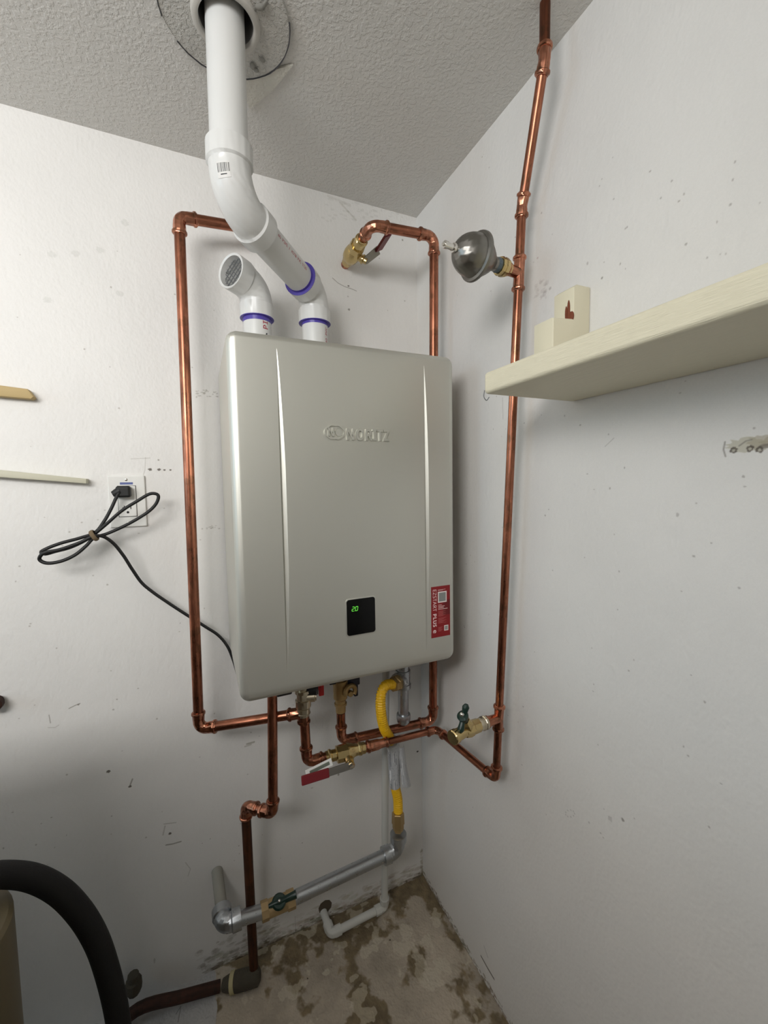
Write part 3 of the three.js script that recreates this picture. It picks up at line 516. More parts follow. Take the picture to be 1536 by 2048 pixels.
{ // old flue collar on the ceiling
  const t = thing('flue_collar', 'old painted metal flue collar with torn sealant around the vent on the ceiling', 'flue collar');
  const ragged = (r0, r1, y0, y1, wob, s) => { const g = new THREE.RingGeometry(r0, r1, 72, 3); g.rotateX(Math.PI / 2); const p = g.attributes.position; for (let i = 0; i < p.count; i++) { const x = p.getX(i), z = p.getZ(i), r = Math.hypot(x, z), f = (r - r0) / (r1 - r0), a = Math.atan2(z, x), k = 1 + wob * f * (fbm(Math.cos(a) * 4 + 8, Math.sin(a) * 4 + 8, s, 3) - 0.5); p.setXYZ(i, HOLE.x + x * k, lerp(y0, y1, f) - 0.002 * (fbm(x * 60, z * 60, s + 5, 3) - 0.3), HOLE.z + z * k); } g.computeVertexNormals(); return g; };
  const shell = (r0, r1, y0, y1, wob, s) => merge([ragged(r0, r1, y0, y1, wob, s)]);
  part(t, 'flange', [ragged(0.05, 0.1, H - 0.007, H - 0.005, 0.05, 131), sweep([V(HOLE.x, H - 0.006, HOLE.z), V(HOLE.x, H + 0.001, HOLE.z)], 0.0985, 72, 0.7, false)], std({ color: lin(0.54, 0.525, 0.49), roughness: 0.75, side: THREE.DoubleSide, bumpMap: rep(coarse, 2, 2), bumpScale: 0.0016 }));
  part(t, 'collar_ring', new THREE.LatheGeometry([[0.0415, 0.008], [0.0420, 0.002], [0.0432, 0.0006], [0.0460, 0], [0.0500, 0.001], [0.0520, 0.003], [0.0535, 0.012]].map((q) => new THREE.Vector2(...q)), 56).translate(HOLE.x, H - 0.016, HOLE.z), std({ color: lin(0.50, 0.48, 0.44), roughness: 0.6, side: THREE.DoubleSide }));
  part(t, 'duct', sweep([V(HOLE.x, H - 0.012, HOLE.z), V(HOLE.x, H + 0.40, HOLE.z)], 0.0425, 40, 0.7, false), std({ color: lin(0.30, 0.29, 0.28), metalness: 0.6, roughness: 0.6, side: THREE.DoubleSide }));
  part(t, 'duct_cap', new THREE.CylinderGeometry(0.06, 0.06, 0.006, 24).translate(HOLE.x, H + 0.403, HOLE.z), M.dullGalv);
  const arcs = []; for (const [r, a0, a1, w] of [[0.1, -2.4, 0.35, 0.0012], [0.1, 2.3, 3.5, 0.001], [0.0535, 1.5, 4.6, 0.0012], [0.0535, 0.2, 1.0, 0.001]]) { const pts = []; for (let i = 0; i <= 24; i++) { const a = lerp(a0, a1, i / 24), k = r * (1 + 0.02 * (fbm(i * 0.7, r * 50, 9, 2) - 0.5)); pts.push(V(HOLE.x + Math.cos(a) * k, H - 0.006, HOLE.z + Math.sin(a) * k)); } arcs.push(sweep(pts, pts.map((_, i) => w * (0.4 + fbm(i * 0.9, 3, 17, 2))), 6)); }
  part(t, 'sealant', arcs, M.sealant, 'dark torn sealant');
  for (const [px, py, s] of [[505, 132, 0.007], [512, 140, 0.006], [520, 14, 0.008], [530, 8, 0.006], [508, 20, 0.005], [525, 120, 0.006]]) { const p = at(px, py, { y: H - 0.009 }); const g = new THREE.IcosahedronGeometry(s, 1); g.scale(1, 0.35, 0.7); g.rotateY(rnd() * 3); g.rotateZ(rnd() - 0.5); g.translate(p.x, p.y, p.z); part(t, 'paint_flake', g, M.plaster); }
  settle(t);
  const f = thing('plaster_flap', 'loose triangular edge of plaster board patch peeling off the ceiling', 'plaster patch');
  const q = [[470, 150], [500, 218], [547, 180], [586, 130], [545, 140], [530, 128]].map(([x, y]) => at(x, y, { y: H - 0.004 }));
  const s = new THREE.Shape(q.map((p) => new THREE.Vector2(p.x, p.z))), g = new THREE.ExtrudeGeometry(s, { depth: 0.004, bevelEnabled: false }); g.rotateX(Math.PI / 2); g.translate(0, H - 0.0005, 0);
  part(f, 'flap', g, M.plaster); settle(f);
}

// ---------------------------------------------------------------- copper pipework
const hotZ = 0.188, hotTee = at(607, 1425, { z: hotZ });
const tee3 = (g, P, d, br, len, r, rb, brLen) => part(g, 'tee', [sleeve(P, d, len, r), halfSleeve(P.clone(), br, brLen, rb)], M.fitting);
{ // loop on the left of the heater: wall -> along -> down -> back under the heater
  const t = thing('copper_loop', 'tall copper pipe loop down the back wall left of the water heater', 'copper pipe', 'copper pipework');
  const a1 = at(358, 434, { z: 0.09 }), a2 = at(398, 1458, { z: 0.09 }), w1 = at(503, 458, { z: 0.06 }), end = hotTee.clone();
  run(t, [V(w1.x, w1.y, 0), w1, a1, a2, end.addScaledVector(dir(a2, hotTee), -0.022)], R34);
  settle(t);
}
const b1 = at(614, 1524, { z: hotZ }), b2 = at(874, 1459, { y: b1.y }), b3 = at(992, 1558, { y: b1.y });
const riserTee = at(1004.5, 1441, { x: b3.x + 0.001 }), hammerTee = at(1037, 548, { x: -0.045 }), coup = at(1044, 412, { x: -0.045 }), up = at(1089, 118, { x: -0.067 });
{
  const t = thing('hot_outlet_pipe', 'copper hot water pipe dropping from the heater outlet and turning right to the ball valve', 'copper pipe', 'copper pipework');
  const top = V(hotTee.x, hotTee.y + 0.03, hotTee.z), dv = dir(b1, b2);
  run(t, [top, b1, b1.clone().addScaledVector(dv, 0.047)], R34);
  const toLoop = dir(hotTee, at(398, 1458, { z: 0.09 }));
  tee3(t, hotTee, V(0, 1, 0), toLoop, 0.05, R34, R34, 0.036);
  settle(t);
  const u = thing('isolation_valve', 'nickel-plated service valve with red handle under the heater above copper tee', 'valve');
  const o = V(hotTee.x, at(612, 1377, { z: hotZ }).y, hotTee.z);
  part(u, 'shank', sweep([V(o.x, HB.y0, o.z), V(o.x, o.y - 0.004, o.z)], 0.013, 20), M.nickel);
  part(u, 'valve_body', [turned(o, V(0, -1, 0), [[0, 0.018], [0.006, 0.0185], [0.006, 0.0145], [0.022, 0.0145], [0.024, 0.0175], [0.040, 0.017], [0.043, 0.0140]], 24), turned(o.clone().add(V(0, -0.043, 0)), V(0, -1, 0), [[0, 0.0145], [0.010, 0.0145], [0.011, 0.0155], [0.013, 0.0155], [0.014, 0.0125], [0.026, 0.0122]], 24), turned(o.clone().add(V(0, -0.018, 0)), V(0.95, 0, 0.3), [[0, 0.012], [0.026, 0.012], [0.027, 0.0095], [0.03, 0.0095]], 20)], M.nickel);
  part(u, 'cap', turned(o.clone().add(V(0.010, -0.003, 0.002)), V(0.95, 0, 0.3), [[0, 0.013], [0.02, 0.013], [0.024, 0.010]], 20), M.darkPlastic);
  part(u, 'handle', [box(o.x + 0.036, o.x + 0.048, o.y - 0.024, o.y + 0.002, o.z - 0.006, o.z + 0.004, 0.002), box(o.x + 0.024, o.x + 0.042, o.y - 0.008, o.y + 0.002, o.z - 0.006, o.z + 0.004, 0.002)], M.redPlastic, 'red plastic handle');
  settle(u);
}
const vA = b1.clone().addScaledVector(dir(b1, b2), 0.043), vD = dir(b1, b2);
{ // brass ball valve, red lever down the front
  const t = thing('ball_valve', 'brass ball valve with dark red lever and white tag under the heater', 'ball valve');
  part(t, 'valve_body', [turned(vA, vD, [[0, 0.0128], [0.006, 0.0128], [0.008, 0.0152], [0.012, 0.0152], [0.014, 0.0128], [0.024, 0.0128], [0.026, 0.0175]], 24), turned(vA.clone().addScaledVector(vD, 0.026), vD, [[0, 0.019], [0.026, 0.0195]], 8, 0.3), turned(vA.clone().addScaledVector(vD, 0.052), vD, [[0, 0.0195], [0.005, 0.0185], [0.012, 0.0165], [0.018, 0.0135], [0.026, 0.0132], [0.028, 0.0152], [0.033, 0.0152], [0.035, 0.0132], [0.043, 0.013]], 24)], M.brass);
  const hub = vA.clone().addScaledVector(vD, 0.048), out = V(0.1, -0.42, 0.9).normalize();
  part(t, 'stem', turned(hub, out, [[0, 0.011], [0.024, 0.011], [0.025, 0.0085], [0.032, 0.0085]], 18), M.brass);
  const nut = hub.clone().addScaledVector(out, 0.032); part(t, 'stem_nut', turned(nut, out, [[0, 0.008], [0.006, 0.008]], 6, 0.3), M.chrome);
  const l0 = nut.clone().addScaledVector(out, 0.001), l1 = at(652, 1547, { z: l0.z + 0.012 }), l2 = at(603, 1562, { z: l0.z + 0.016 });
  const bar = (a, b, w, th, face) => { const d = dir(a, b), len = a.distanceTo(b), n = face.clone().addScaledVector(d, -face.dot(d)).normalize(), s = n.clone().cross(d), g = new RoundedBoxGeometry(len, w, th, 3, Math.min(w, th) * 0.4); g.applyMatrix4(new THREE.Matrix4().makeBasis(d, s, n)); const m = along(a, b, 0.5); g.translate(m.x, m.y, m.z); return g; };
  const fc = V(0, 0.3, 0.95), lever = part(t, 'lever', bar(l0.clone().addScaledVector(dir(l1, l0), 0.004), l1, 0.016, 0.0028, fc), M.steel);
  part(lever, 'grip', bar(along(l1, l0, 0.12), l2, 0.0195, 0.0055, fc), M.maroon, 'dark red vinyl grip');
  const t0 = at(664, 1523, { z: l0.z - 0.004 }), t1 = at(612, 1549, { z: l0.z - 0.002 });
  const tag = part(lever, 'tag', bar(t0, t1, 0.0165, 0.0012, fc), M.white, 'white tag');
  part(lever, 'tag_plate', bar(along(t0, t1, 0.1), along(t0, t1, 0.86), 0.0075, 0.0026, fc), std({ color: lin(0.22, 0.25, 0.20), metalness: 0.5, roughness: 0.5 }));
  settle(t);
}
const vEnd = vA.clone().addScaledVector(vD, 0.095);
{ // reducer, thin pipe along under the heater, to the right wall and up through the ceiling
  const t = thing('copper_riser', 'thin copper pipe run under the heater and up the right wall to the ceiling', 'copper pipe', 'copper pipework');
  const s0 = vA.clone().addScaledVector(vD, 0.082);
  part(t, 'reducer', turned(s0, vD, [[0, R34], [0.018, R34], [0.0181, R34 + 0.0017], [0.020, R34 + 0.0038], [0.024, R34 + 0.0038], [0.026, R34 + 0.0018], [0.046, R34 + 0.0016], [0.052, R12 + 0.0026], [0.066, R12 + 0.0018], [0.067, R12 + 0.004], [0.071, R12 + 0.004], [0.073, R12 + 0.0016], [0.075, R12]], 24), M.fitting);
  const top = V(up.x, H + 0.03, up.z);
  run(t, [s0.clone().addScaledVector(vD, 0.07), b2, b3, coup, up, top], R12, { R: R12 * 1.7, sock: R12 * 2.2, mats: [null, null, null, null, std({ color: lin(0.26, 0.12, 0.07), metalness: 0.8, roughness: 0.5, map: rep(copperTex, 1, 3) })] });
  const dR = dir(b3, coup), on = (p) => b3.clone().addScaledVector(dR, p.clone().sub(b3).dot(dR));
  const l = on(riserTee), m = on(hammerTee);
  tee3(t, l, dR, V(-1, 0, 0.06).normalize(), 0.058, R12, R12, 0.036);
  tee3(t, m, dR, V(-1, 0.045, 0.10).normalize(), 0.062, R12, R12, 0.036);
  settle(t);
  // spherical hammer arrestor on the upper tee
  const a = thing('hammer_arrestor', 'small round steel expansion vessel with air valve on the copper riser', 'pressure vessel');
  const ax = V(-1, 0.045, 0.10).normalize(), o = m.clone().addScaledVector(ax, 0.026);
  part(a, 'adapter', [turned(o, ax, [[0, 0.0115], [0.008, 0.0115], [0.009, 0.0155], [0.011, 0.0160], [0.016, 0.0160], [0.018, 0.0150], [0.021, 0.0160], [0.025, 0.0150]], 10, 0.4)], M.brass);
  part(a, 'thread_sealant', turned(o.clone().addScaledVector(ax, 0.025), ax, [[0, 0.0118], [0.003, 0.0126], [0.009, 0.0116]], 24), std({ color: lin(0.13, 0.17, 0.20), roughness: 0.7 }), 'blue thread sealant');
  const c0 = o.clone().addScaledVector(ax, 0.033), Rr = 0.0425, prof = [];
  prof.push([0, 0.0115], [0.006, 0.012], [0.010, 0.0145], [0.016, 0.0195], [0.022, 0.0240], [0.028, 0.0280], [0.034, 0.0312], [0.040, 0.0332]);
  prof.push([0.0412, 0.0390], [0.0425, 0.0400], [0.0455, 0.0400], [0.0475, 0.0390], [0.0490, 0.0345]); for (let i = 1; i <= 12; i++) { const f = lerp(0, Math.PI / 2, i / 12); prof.push([0.049 + Math.sin(f) * 0.041, Math.max(0.0005, 0.0345 * Math.cos(f))]); }
  part(a, 'shell', turned(c0, ax, prof, 44, 0.5), M.steel);
  part(a, 'air_valve', turned(c0.clone().addScaledVector(ax, 0.089), ax, [[0, 0.0075], [0.006, 0.0075], [0.0062, 0.0050], [0.018, 0.0050], [0.0185, 0.0058], [0.024, 0.0058], [0.0245, 0.0035], [0.027, 0.003]], 16), M.chrome);
  settle(a);
  // drain cock with green handle on the lower tee
  const d = thing('drain_cock', 'brass drain cock with green handle on the copper riser near the right wall', 'drain valve');
  const bx = V(-1, 0, 0.06).normalize(), e = l.clone().addScaledVector(bx, 0.030);
  part(d, 'adapter', turned(e, bx, [[0, 0.0105], [0.004, 0.0105], [0.005, 0.0135], [0.010, 0.0135], [0.011, 0.0125], [0.014, 0.0140], [0.018, 0.0125], [0.024, 0.0125]], 24), M.nickel);
  const f = e.clone().addScaledVector(bx, 0.024), core = f.clone().addScaledVector(bx, 0.026), spout = dir(core, at(908, 1474, { z: core.z + 0.012 })), bon = dir(core, at(919, 1417, { z: core.z + 0.016 }));
  part(d, 'valve_body', [turned(f, bx, [[0, 0.0135], [0.016, 0.0140], [0.018, 0.0155], [0.026, 0.0165], [0.036, 0.0150], [0.042, 0.008]], 8, 0.4), turned(core, spout, [[0, 0.012], [0.02, 0.0115], [0.036, 0.0118], [0.037, 0.0135], [0.047, 0.0138], [0.049, 0.012]], 24), turned(core, bon, [[0, 0.0135], [0.018, 0.0135], [0.022, 0.0115], [0.030, 0.010]], 6, 0.4)], M.brass);
  const hd = core.clone().addScaledVector(bon, 0.038), k1 = V(0.18, 0.93, 0.1).normalize(), k2 = V(-0.45, -0.85, 0.25).normalize();
  part(d, 'handle', [turned(hd.clone().addScaledVector(bon, -0.012), bon, [[0, 0.006], [0.01, 0.010], [0.018, 0.0115], [0.021, 0.008]], 16), ...[k1, k2].map((k) => sweep([hd, hd.clone().addScaledVector(k, 0.012), hd.clone().addScaledVector(k, 0.022), hd.clone().addScaledVector(k, 0.027)], [0.006, 0.0055, 0.007, 0.004], 14))], M.green, 'dark green tee handle');
  part(d, 'screw', new THREE.SphereGeometry(0.0048, 14, 10).translate(hd.x + bon.x * 0.010, hd.y + bon.y * 0.010, hd.z + bon.z * 0.010), M.chrome);
  settle(d);
}
{ // cold feed: wall valve, along, down behind the heater's right side, under it to the inlet
  const w = at(690, 530, { z: 0 }), c1 = V(w.x, w.y, 0.187), c2 = at(868, 473, { z: 0.188 }), c3 = at(866, 1441, { z: 0.15 }), c4 = at(683, 1482, { y: c3.y }), c5 = V(c4.x, at(683, 1425, { z: c4.z }).y, c4.z);
  const t = thing('cold_feed_pipe', 'copper cold water pipe from the wall valve down past the heater and back under it', 'copper pipe', 'copper pipework');
  run(t, [V(w.x, w.y, 0.125), c1, c2, c3, c4, c5], R34, { R: R34 * 1.8 });
  settle(t);
  const v = thing('wall_ball_valve', 'brass ball valve with maroon lever sticking out of the back wall near the ceiling', 'ball valve');
  const z = V(0, 0, 1), o = V(w.x, w.y, 0);
  part(v, 'pipe_stub', turned(o.clone(), z, [[0, 0.0112], [0.018, 0.0112]], 20), M.fitting);
  part(v, 'valve_body', [turned(V(w.x, w.y, 0.012), z, [[0, 0.0125], [0.012, 0.0128], [0.014, 0.0150], [0.020, 0.0150], [0.022, 0.0165], [0.030, 0.020], [0.044, 0.0215], [0.058, 0.020], [0.066, 0.0172], [0.068, 0.0185]], 24), turned(V(w.x, w.y, 0.08), z, [[0, 0.0195], [0.020, 0.0190]], 8, 0.3), turned(V(w.x, w.y, 0.10), z, [[0, 0.0150], [0.016, 0.0142], [0.018, 0.0160], [0.024, 0.0160], [0.026, 0.0132], [0.034, 0.013]], 24)], M.brass);
  const sd = V(0.82, -0.5, 0.28).normalize(), s0 = V(w.x, w.y, 0.062), s1 = s0.clone().addScaledVector(sd, 0.036);
  part(v, 'stem', turned(s0, sd, [[0, 0.0095], [0.026, 0.0095], [0.027, 0.012], [0.031, 0.012], [0.032, 0.0075], [0.040, 0.0075]], 18), M.brass);
  const p0 = s1.clone(), p1 = at(757, 500, { z: 0.082 }), p2 = at(764, 486, { z: 0.10 }), p3 = at(776, 470, { z: 0.145 });
  const plate = (a, b, w1, w2, th, up1) => { const dd = dir(a, b), s = dd.clone().cross(up1).normalize(), n = s.clone().cross(dd), vs = []; for (const [p, wd] of [[a, w1], [b, w2]]) for (const q of [-1, 1]) for (const e of [-1, 1]) vs.push(p.clone().addScaledVector(n, q * wd / 2).addScaledVector(s, e * th / 2)); return vs; };
  const slab = (a, b, w1, w2, th, upv) => { const q = plate(a, b, w1, w2, th, upv), F6 = [[0, 1, 3, 2], [4, 6, 7, 5], [0, 4, 5, 1], [2, 3, 7, 6], [0, 2, 6, 4], [1, 5, 7, 3]], pos = [], uv = []; for (const [i, j, k, l] of F6) for (const m of [i, j, k, i, k, l]) { pos.push(q[m].x, q[m].y, q[m].z); uv.push(0, 0); } const g = new THREE.BufferGeometry(); g.setAttribute('position', new THREE.Float32BufferAttribute(pos, 3)); g.setAttribute('uv', new THREE.Float32BufferAttribute(uv, 2)); g.computeVertexNormals(); return g; };
  const lv = part(v, 'lever', slab(p0, p1, 0.018, 0.021, 0.003, V(0, 0.8, 0.6)), std({ color: lin(0.34, 0.33, 0.28), metalness: 0.8, roughness: 0.45, side: THREE.DoubleSide }));
  part(lv, 'grip', slab(along(p1, p2, 0.0), p3, 0.021, 0.019, 0.006, V(0.85, 0.5, 0)), std({ color: lin(0.15, 0.008, 0.014), roughness: 0.4, side: THREE.DoubleSide }), 'maroon vinyl grip');
  settle(v);
  const u = thing('isolation_valve', 'dull brass service valve with blue-black cap at the heater cold inlet', 'valve');
  const q = V(c4.x, at(683, 1362, { z: c4.z }).y + 0.004, c4.z);
  part(u, 'shank', sweep([V(q.x, HB.y0, q.z), V(q.x, q.y - 0.004, q.z)], 0.013, 20), M.dullBrass);
  part(u, 'valve_body', [turned(q, V(0, -1, 0), [[0, 0.019], [0.010, 0.019], [0.012, 0.0178], [0.046, 0.0172], [0.050, 0.0135], [0.058, 0.013], [0.059, 0.0155], [0.064, 0.0155], [0.066, 0.0128], [0.082, 0.0122]], 24)], M.dullBrass);
  const rg = new THREE.TorusGeometry(0.0140, 0.0058, 14, 26, Math.PI * 1.35); rg.rotateZ(-0.75); rg.rotateY(0.25); rg.translate(q.x + 0.020, q.y - 0.026, q.z + 0.018);
  part(u, 'bypass_arm', [rg, turned(V(q.x + 0.020, q.y - 0.032, q.z + 0.012), V(0, 0, 1), [[0, 0.008], [0.010, 0.007]], 6, 0.3)], M.dullBrass);
  part(u, 'cap', [box(q.x + 0.012, q.x + 0.050, q.y - 0.020, q.y + 0.008, q.z - 0.016, q.z + 0.008, 0.003), box(q.x + 0.036, q.x + 0.047, q.y - 0.052, q.y - 0.012, q.z - 0.010, q.z + 0.002, 0.003), box(q.x - 0.030, q.x + 0.012, q.y - 0.003, q.y + 0.008, q.z - 0.012, q.z + 0.012, 0.002)], std({ color: lin(0.012, 0.014, 0.030), roughness: 0.4 }), 'blue-black plastic cap');
  settle(u);
}
{ // relief pipe: short drop, jog back, old dark pipe to the floor
  const t = thing('relief_pipe', 'copper drain pipe from the heater bottom that jogs back to an old blackened pipe', 'copper pipe', 'copper pipework');
  const d1 = at(546, 1628, { z: 0.17 }), d2 = at(491, 1610, { y: d1.y }), bot = at(508, 1944, { y: 0.03 });
  const top = V(at(547, 1410, { z: 0.17 }).x, HB.y0 + 0.0, 0.17);
  run(t, [top, d1, d2, bot], R34, { R: R34 * 1.5, sock: R34 * 1.7, mats: [null, null, M.oldCopper] });
  part(t, 'coupling', turned(along(top, d1, 0.04), dir(top, d1), [[0, 0.0115], [0.012, 0.0125], [0.028, 0.0128], [0.0285, 0.0150], [0.033, 0.0152], [0.035, 0.0128], [0.045, 0.0124]], 24), M.fitting);
  settle(t);
}
{ // rusty pipe along the foot of the wall
  const t = thing('rusty_pipe', 'rusted iron pipe lying along the foot of the back wall', 'iron pipe');
  const p0 = at(520, 1950, { y: 0.028 }), p1 = at(440, 1972, { z: 0.055 }), p2 = at(280, 2016, { z: 0.045 });
  part(t, 'pipe', sweep(spline([p1, along(p1, p2, 0.5), p2, p2.clone().add(V(-0.05, -0.02, 0.0))], 14), 0.0125, 16), M.rust);
  part(t, 'fitting', turned(p0, dir(p0, p1), [[0, 0.012], [0.006, 0.020], [0.03, 0.021], [0.055, 0.021], [0.07, 0.019], [0.09, 0.013]], 18, 0.9), M.dirtyIron);
  part(t, 'tape_band', turned(along(p0, p1, 0.62), dir(p0, p1), [[0, 0.0218], [0.010, 0.0220]], 18), M.tape, 'yellowed tape');
  const s = at(268, 1985, { z: 0.03 }), s2 = at(266, 1945, { z: 0.03 }); part(t, 'stub', [turned(s, dir(s, s2), [[0, 0.013], [0.012, 0.018], [0.03, 0.017], [0.032, 0.012], [0.045, 0.012]], 10, 0.4)], M.dirtyIron);
  settle(t);
}

// ---------------------------------------------------------------- gas line
const gz = 0.14, RG = 0.0155;
{
  const t = thing('gas_drip_leg', 'grey galvanized gas tee and capped drip leg under the water heater', 'gas fitting');
  const c = at(806, 1356, { z: 0.15 }), dn = V(0, -1, 0), capTop = at(805, 1432, { z: 0.15 });
  part(t, 'tee', [turned(V(c.x, HB.y0 - 0.001, c.z), dn, [[0, 0.0165], [HB.y0 - c.y - 0.024, 0.0165], [HB.y0 - c.y - 0.023, 0.0195], [HB.y0 - c.y + 0.012, 0.0185], [HB.y0 - c.y + 0.013, 0.0205], [HB.y0 - c.y + 0.024, 0.0205]], 24), turned(c, V(-0.85, 0.0, 0.52), [[0, 0.018], [0.016, 0.0185], [0.017, 0.0215], [0.027, 0.0215]], 24)], M.galv);
  part(t, 'nipple', sweep([c, V(c.x, capTop.y, c.z)], 0.0135, 22), M.galv);
  part(t, 'cap', turned(V(c.x, capTop.y + 0.006, c.z), dn, [[0, 0.0175], [0.003, 0.0185], [0.012, 0.0182], [0.020, 0.017], [0.026, 0.012]], 24), M.galv);
  settle(t);
}
const f1 = at(797, 1699, { z: gz }), f3 = at(447, 1850, { z: gz });
{
  const t = thing('gas_supply_pipe', 'grey galvanized gas pipe from the back wall running along low under the heater', 'gas pipe');
  const w = V(f3.x - 0.008, f3.y + 0.008, 0), d = dir(f3, f1), fit = { R: RG * 1.15, sock: RG * 1.2, wall: 0.0035, bead: 0.003, plain: true };
  const topE = V(f1.x, f1.y + 0.052, f1.z), e3 = elbowGeo(f3, dir(w, f3), d, RG, fit), e1 = elbowGeo(f1, d, V(0, 1, 0), RG, { ...fit, R: RG * 1.6 });
  part(t, 'elbow', e3.geo, M.galv); part(t, 'elbow', e1.geo, M.galv);
  part(t, 'pipe', sweep([w, f3.clone().addScaledVector(dir(w, f3), -e3.trim)], 0.0132, 22), std({ color: lin(0.30, 0.29, 0.25), roughness: 0.7 }), 'dull painted stub from the wall');
  const v0 = at(528, 1822, { z: gz }), v1 = at(584, 1798, { z: gz });
  part(t, 'pipe', sweep([f3.clone().addScaledVector(d, e3.trim), v0], RG, 22), M.galv);
  part(t, 'pipe', sweep([v1, f1.clone().addScaledVector(d, -e1.trim)], RG, 22), M.galv);
  settle(t);
  const v = thing('gas_cock', 'tan brass gas shut-off cock with dark green lever in the grey gas pipe', 'gas valve');
  part(v, 'valve_body', [turned(v0.clone().addScaledVector(d, -0.006), d, [[0, 0.0205], [0.016, 0.0205]], 8, 0.3), turned(v0.clone().addScaledVector(d, 0.010), d, [[0, 0.0185], [v0.distanceTo(v1) - 0.02, 0.0185]], 20), turned(v1.clone().addScaledVector(d, -0.012), d, [[0, 0.0205], [0.018, 0.0205]], 8, 0.3), turned(along(v0, v1, 0.5), V(0, 0.82, 0.55), [[0, 0.012], [0.022, 0.012]], 16)], std({ color: lin(0.42, 0.30, 0.15), metalness: 0.45, roughness: 0.55 }));
  const hc = along(v0, v1, 0.5).addScaledVector(V(0, 0.82, 0.55).normalize(), 0.027), hn = V(0, 0.82, 0.55).normalize();
  part(v, 'handle', [turned(hc.clone().addScaledVector(hn, -0.006), hn, [[0, 0.015], [0.008, 0.0165], [0.012, 0.013]], 20), sweep([hc.clone().addScaledVector(d, -0.024), hc.clone().addScaledVector(d, -0.012), hc.clone(), hc.clone().addScaledVector(d, 0.018), hc.clone().addScaledVector(d, 0.040).addScaledVector(hn, 0.004)], [0.004, 0.007, 0.009, 0.007, 0.0085], 14)], M.green, 'dark green lever');
  part(v, 'screw', new THREE.SphereGeometry(0.0035, 12, 8).translate(hc.x + hn.x * 0.009, hc.y + hn.y * 0.009, hc.z + hn.z * 0.009), M.chrome);
  settle(v);
  const c = thing('gas_hose', 'yellow corrugated flexible gas hose with silver printed sleeve and brass nuts', 'gas hose');
  const nutTop = V(f1.x, f1.y + 0.062, f1.z), hb = V(f1.x, f1.y + 0.082, f1.z);
  const tee = at(806, 1356, { z: 0.15 }), hs = tee.clone().addScaledVector(V(-0.85, 0, 0.52).normalize(), 0.026);
  const cp = [hs.clone().addScaledVector(V(-0.85, 0, 0.52).normalize(), 0.012), at(770, 1372, { z: 0.185 }), at(763, 1386, { z: 0.19 }), at(761, 1405, { z: 0.193 }), at(763, 1432, { z: 0.193 }), at(768, 1455, { z: 0.185 }), at(778, 1474, { z: 0.168 }), at(786, 1492, { z: 0.150 }), at(788, 1520, { z: 0.143 }), at(790, 1570, { z: gz }), hb.clone().add(V(0, 0.06, 0)), hb];
  const pts = spline(cp, 560), step = pts[1].distanceTo(pts[0]), rad = pts.map((_, i) => 0.0118 + 0.0010 * Math.cos(i * step * Math.PI * 2 / 0.0056));
  part(c, 'hose', sweep(pts, rad, 20, 1.2), M.yellow, 'yellow corrugated hose');
  part(c, 'nut', [turned(hs.clone().addScaledVector(V(-0.85, 0, 0.52).normalize(), -0.002), V(-0.85, 0, 0.52), [[0, 0.0190], [0.012, 0.0200], [0.014, 0.0172], [0.024, 0.0165]], 6, 0.4)], M.dullBrass, 'brass nut');
  part(c, 'nut', [turned(nutTop.clone().add(V(0, 0.044, 0)), V(0, -1, 0), [[0, 0.0145], [0.002, 0.0160], [0.030, 0.0172], [0.032, 0.0172]], 6, 0.4), turned(nutTop.clone().add(V(0, 0.012, 0)), V(0, -1, 0), [[0, 0.015], [0.012, 0.0152], [0.020, 0.013]], 6, 0.4)], M.dullBrass, 'brass nut');
  // printed sleeve
  const slt = canvasTex(256, 512, (q, w, h) => { q.fillStyle = '#b4b6b8'; q.fillRect(0, 0, w, h); for (let i = 0; i < 26; i++) { q.fillStyle = ['#e4e5e6', '#8c8e92', '#f2f2f2', '#97999c'][i % 4]; q.fillRect(rnd() * w, rnd() * h * 0.6, 2 + rnd() * 6, h * (0.2 + rnd() * 0.5)); } for (let i = 0; i < 220; i++) { q.fillStyle = 'rgba(60,62,66,0.5)'; q.fillRect(rnd() * w, rnd() * h, 2, 6 + rnd() * 10); } });
  const slm = std({ map: rep(slt, 1, 11), roughness: 0.35, side: THREE.DoubleSide });
  const sl = pts.filter((p) => { const q = p.clone().project(camera), y = (1 - q.y) * 1024; return y > 1482 && y < 1572 && p.y < 0.62; });
  part(c, 'sleeve', sweep(sl, sl.map((_, i) => lerp(0.0178, 0.0142, i / sl.length)), 24), slm, 'silver printed sleeve');
  { // loose end of the sleeve, standing off to the right
    const A = at(800, 1490, { z: 0.148 }), B = at(808, 1568, { z: 0.15 }), n = 10, pos = [], uv = [], idx = [];
    for (const e of [0, 0.0008]) for (let j = 0; j <= n; j++) for (let i = 0; i <= 6; i++) { const u = i / 6, v = j / n, p = along(A, B, v); p.x += -0.010 + u * (0.026 + 0.010 * v * v); p.y -= u * u * (0.004 + 0.016 * v); p.z += 0.010 + Math.sin(u * 2.6) * 0.007 - e - u * u * 0.024; pos.push(p.x, p.y, p.z); uv.push(u, v * 0.09); }
    const o = (n + 1) * 7; for (let j = 0; j < n; j++) for (let i = 0; i < 6; i++) { const a = j * 7 + i; idx.push(a, a + 7, a + 1, a + 1, a + 7, a + 8, o + a, o + a + 1, o + a + 7, o + a + 1, o + a + 8, o + a + 7); }
    const g = new THREE.BufferGeometry(); g.setAttribute('position', new THREE.Float32BufferAttribute(pos, 3)); g.setAttribute('uv', new THREE.Float32BufferAttribute(uv, 2)); g.setIndex(idx); g.computeVertexNormals();
    part(c, 'sleeve_flap', g, slm, 'loose flap of the silver sleeve');
  }
  settle(c);
}
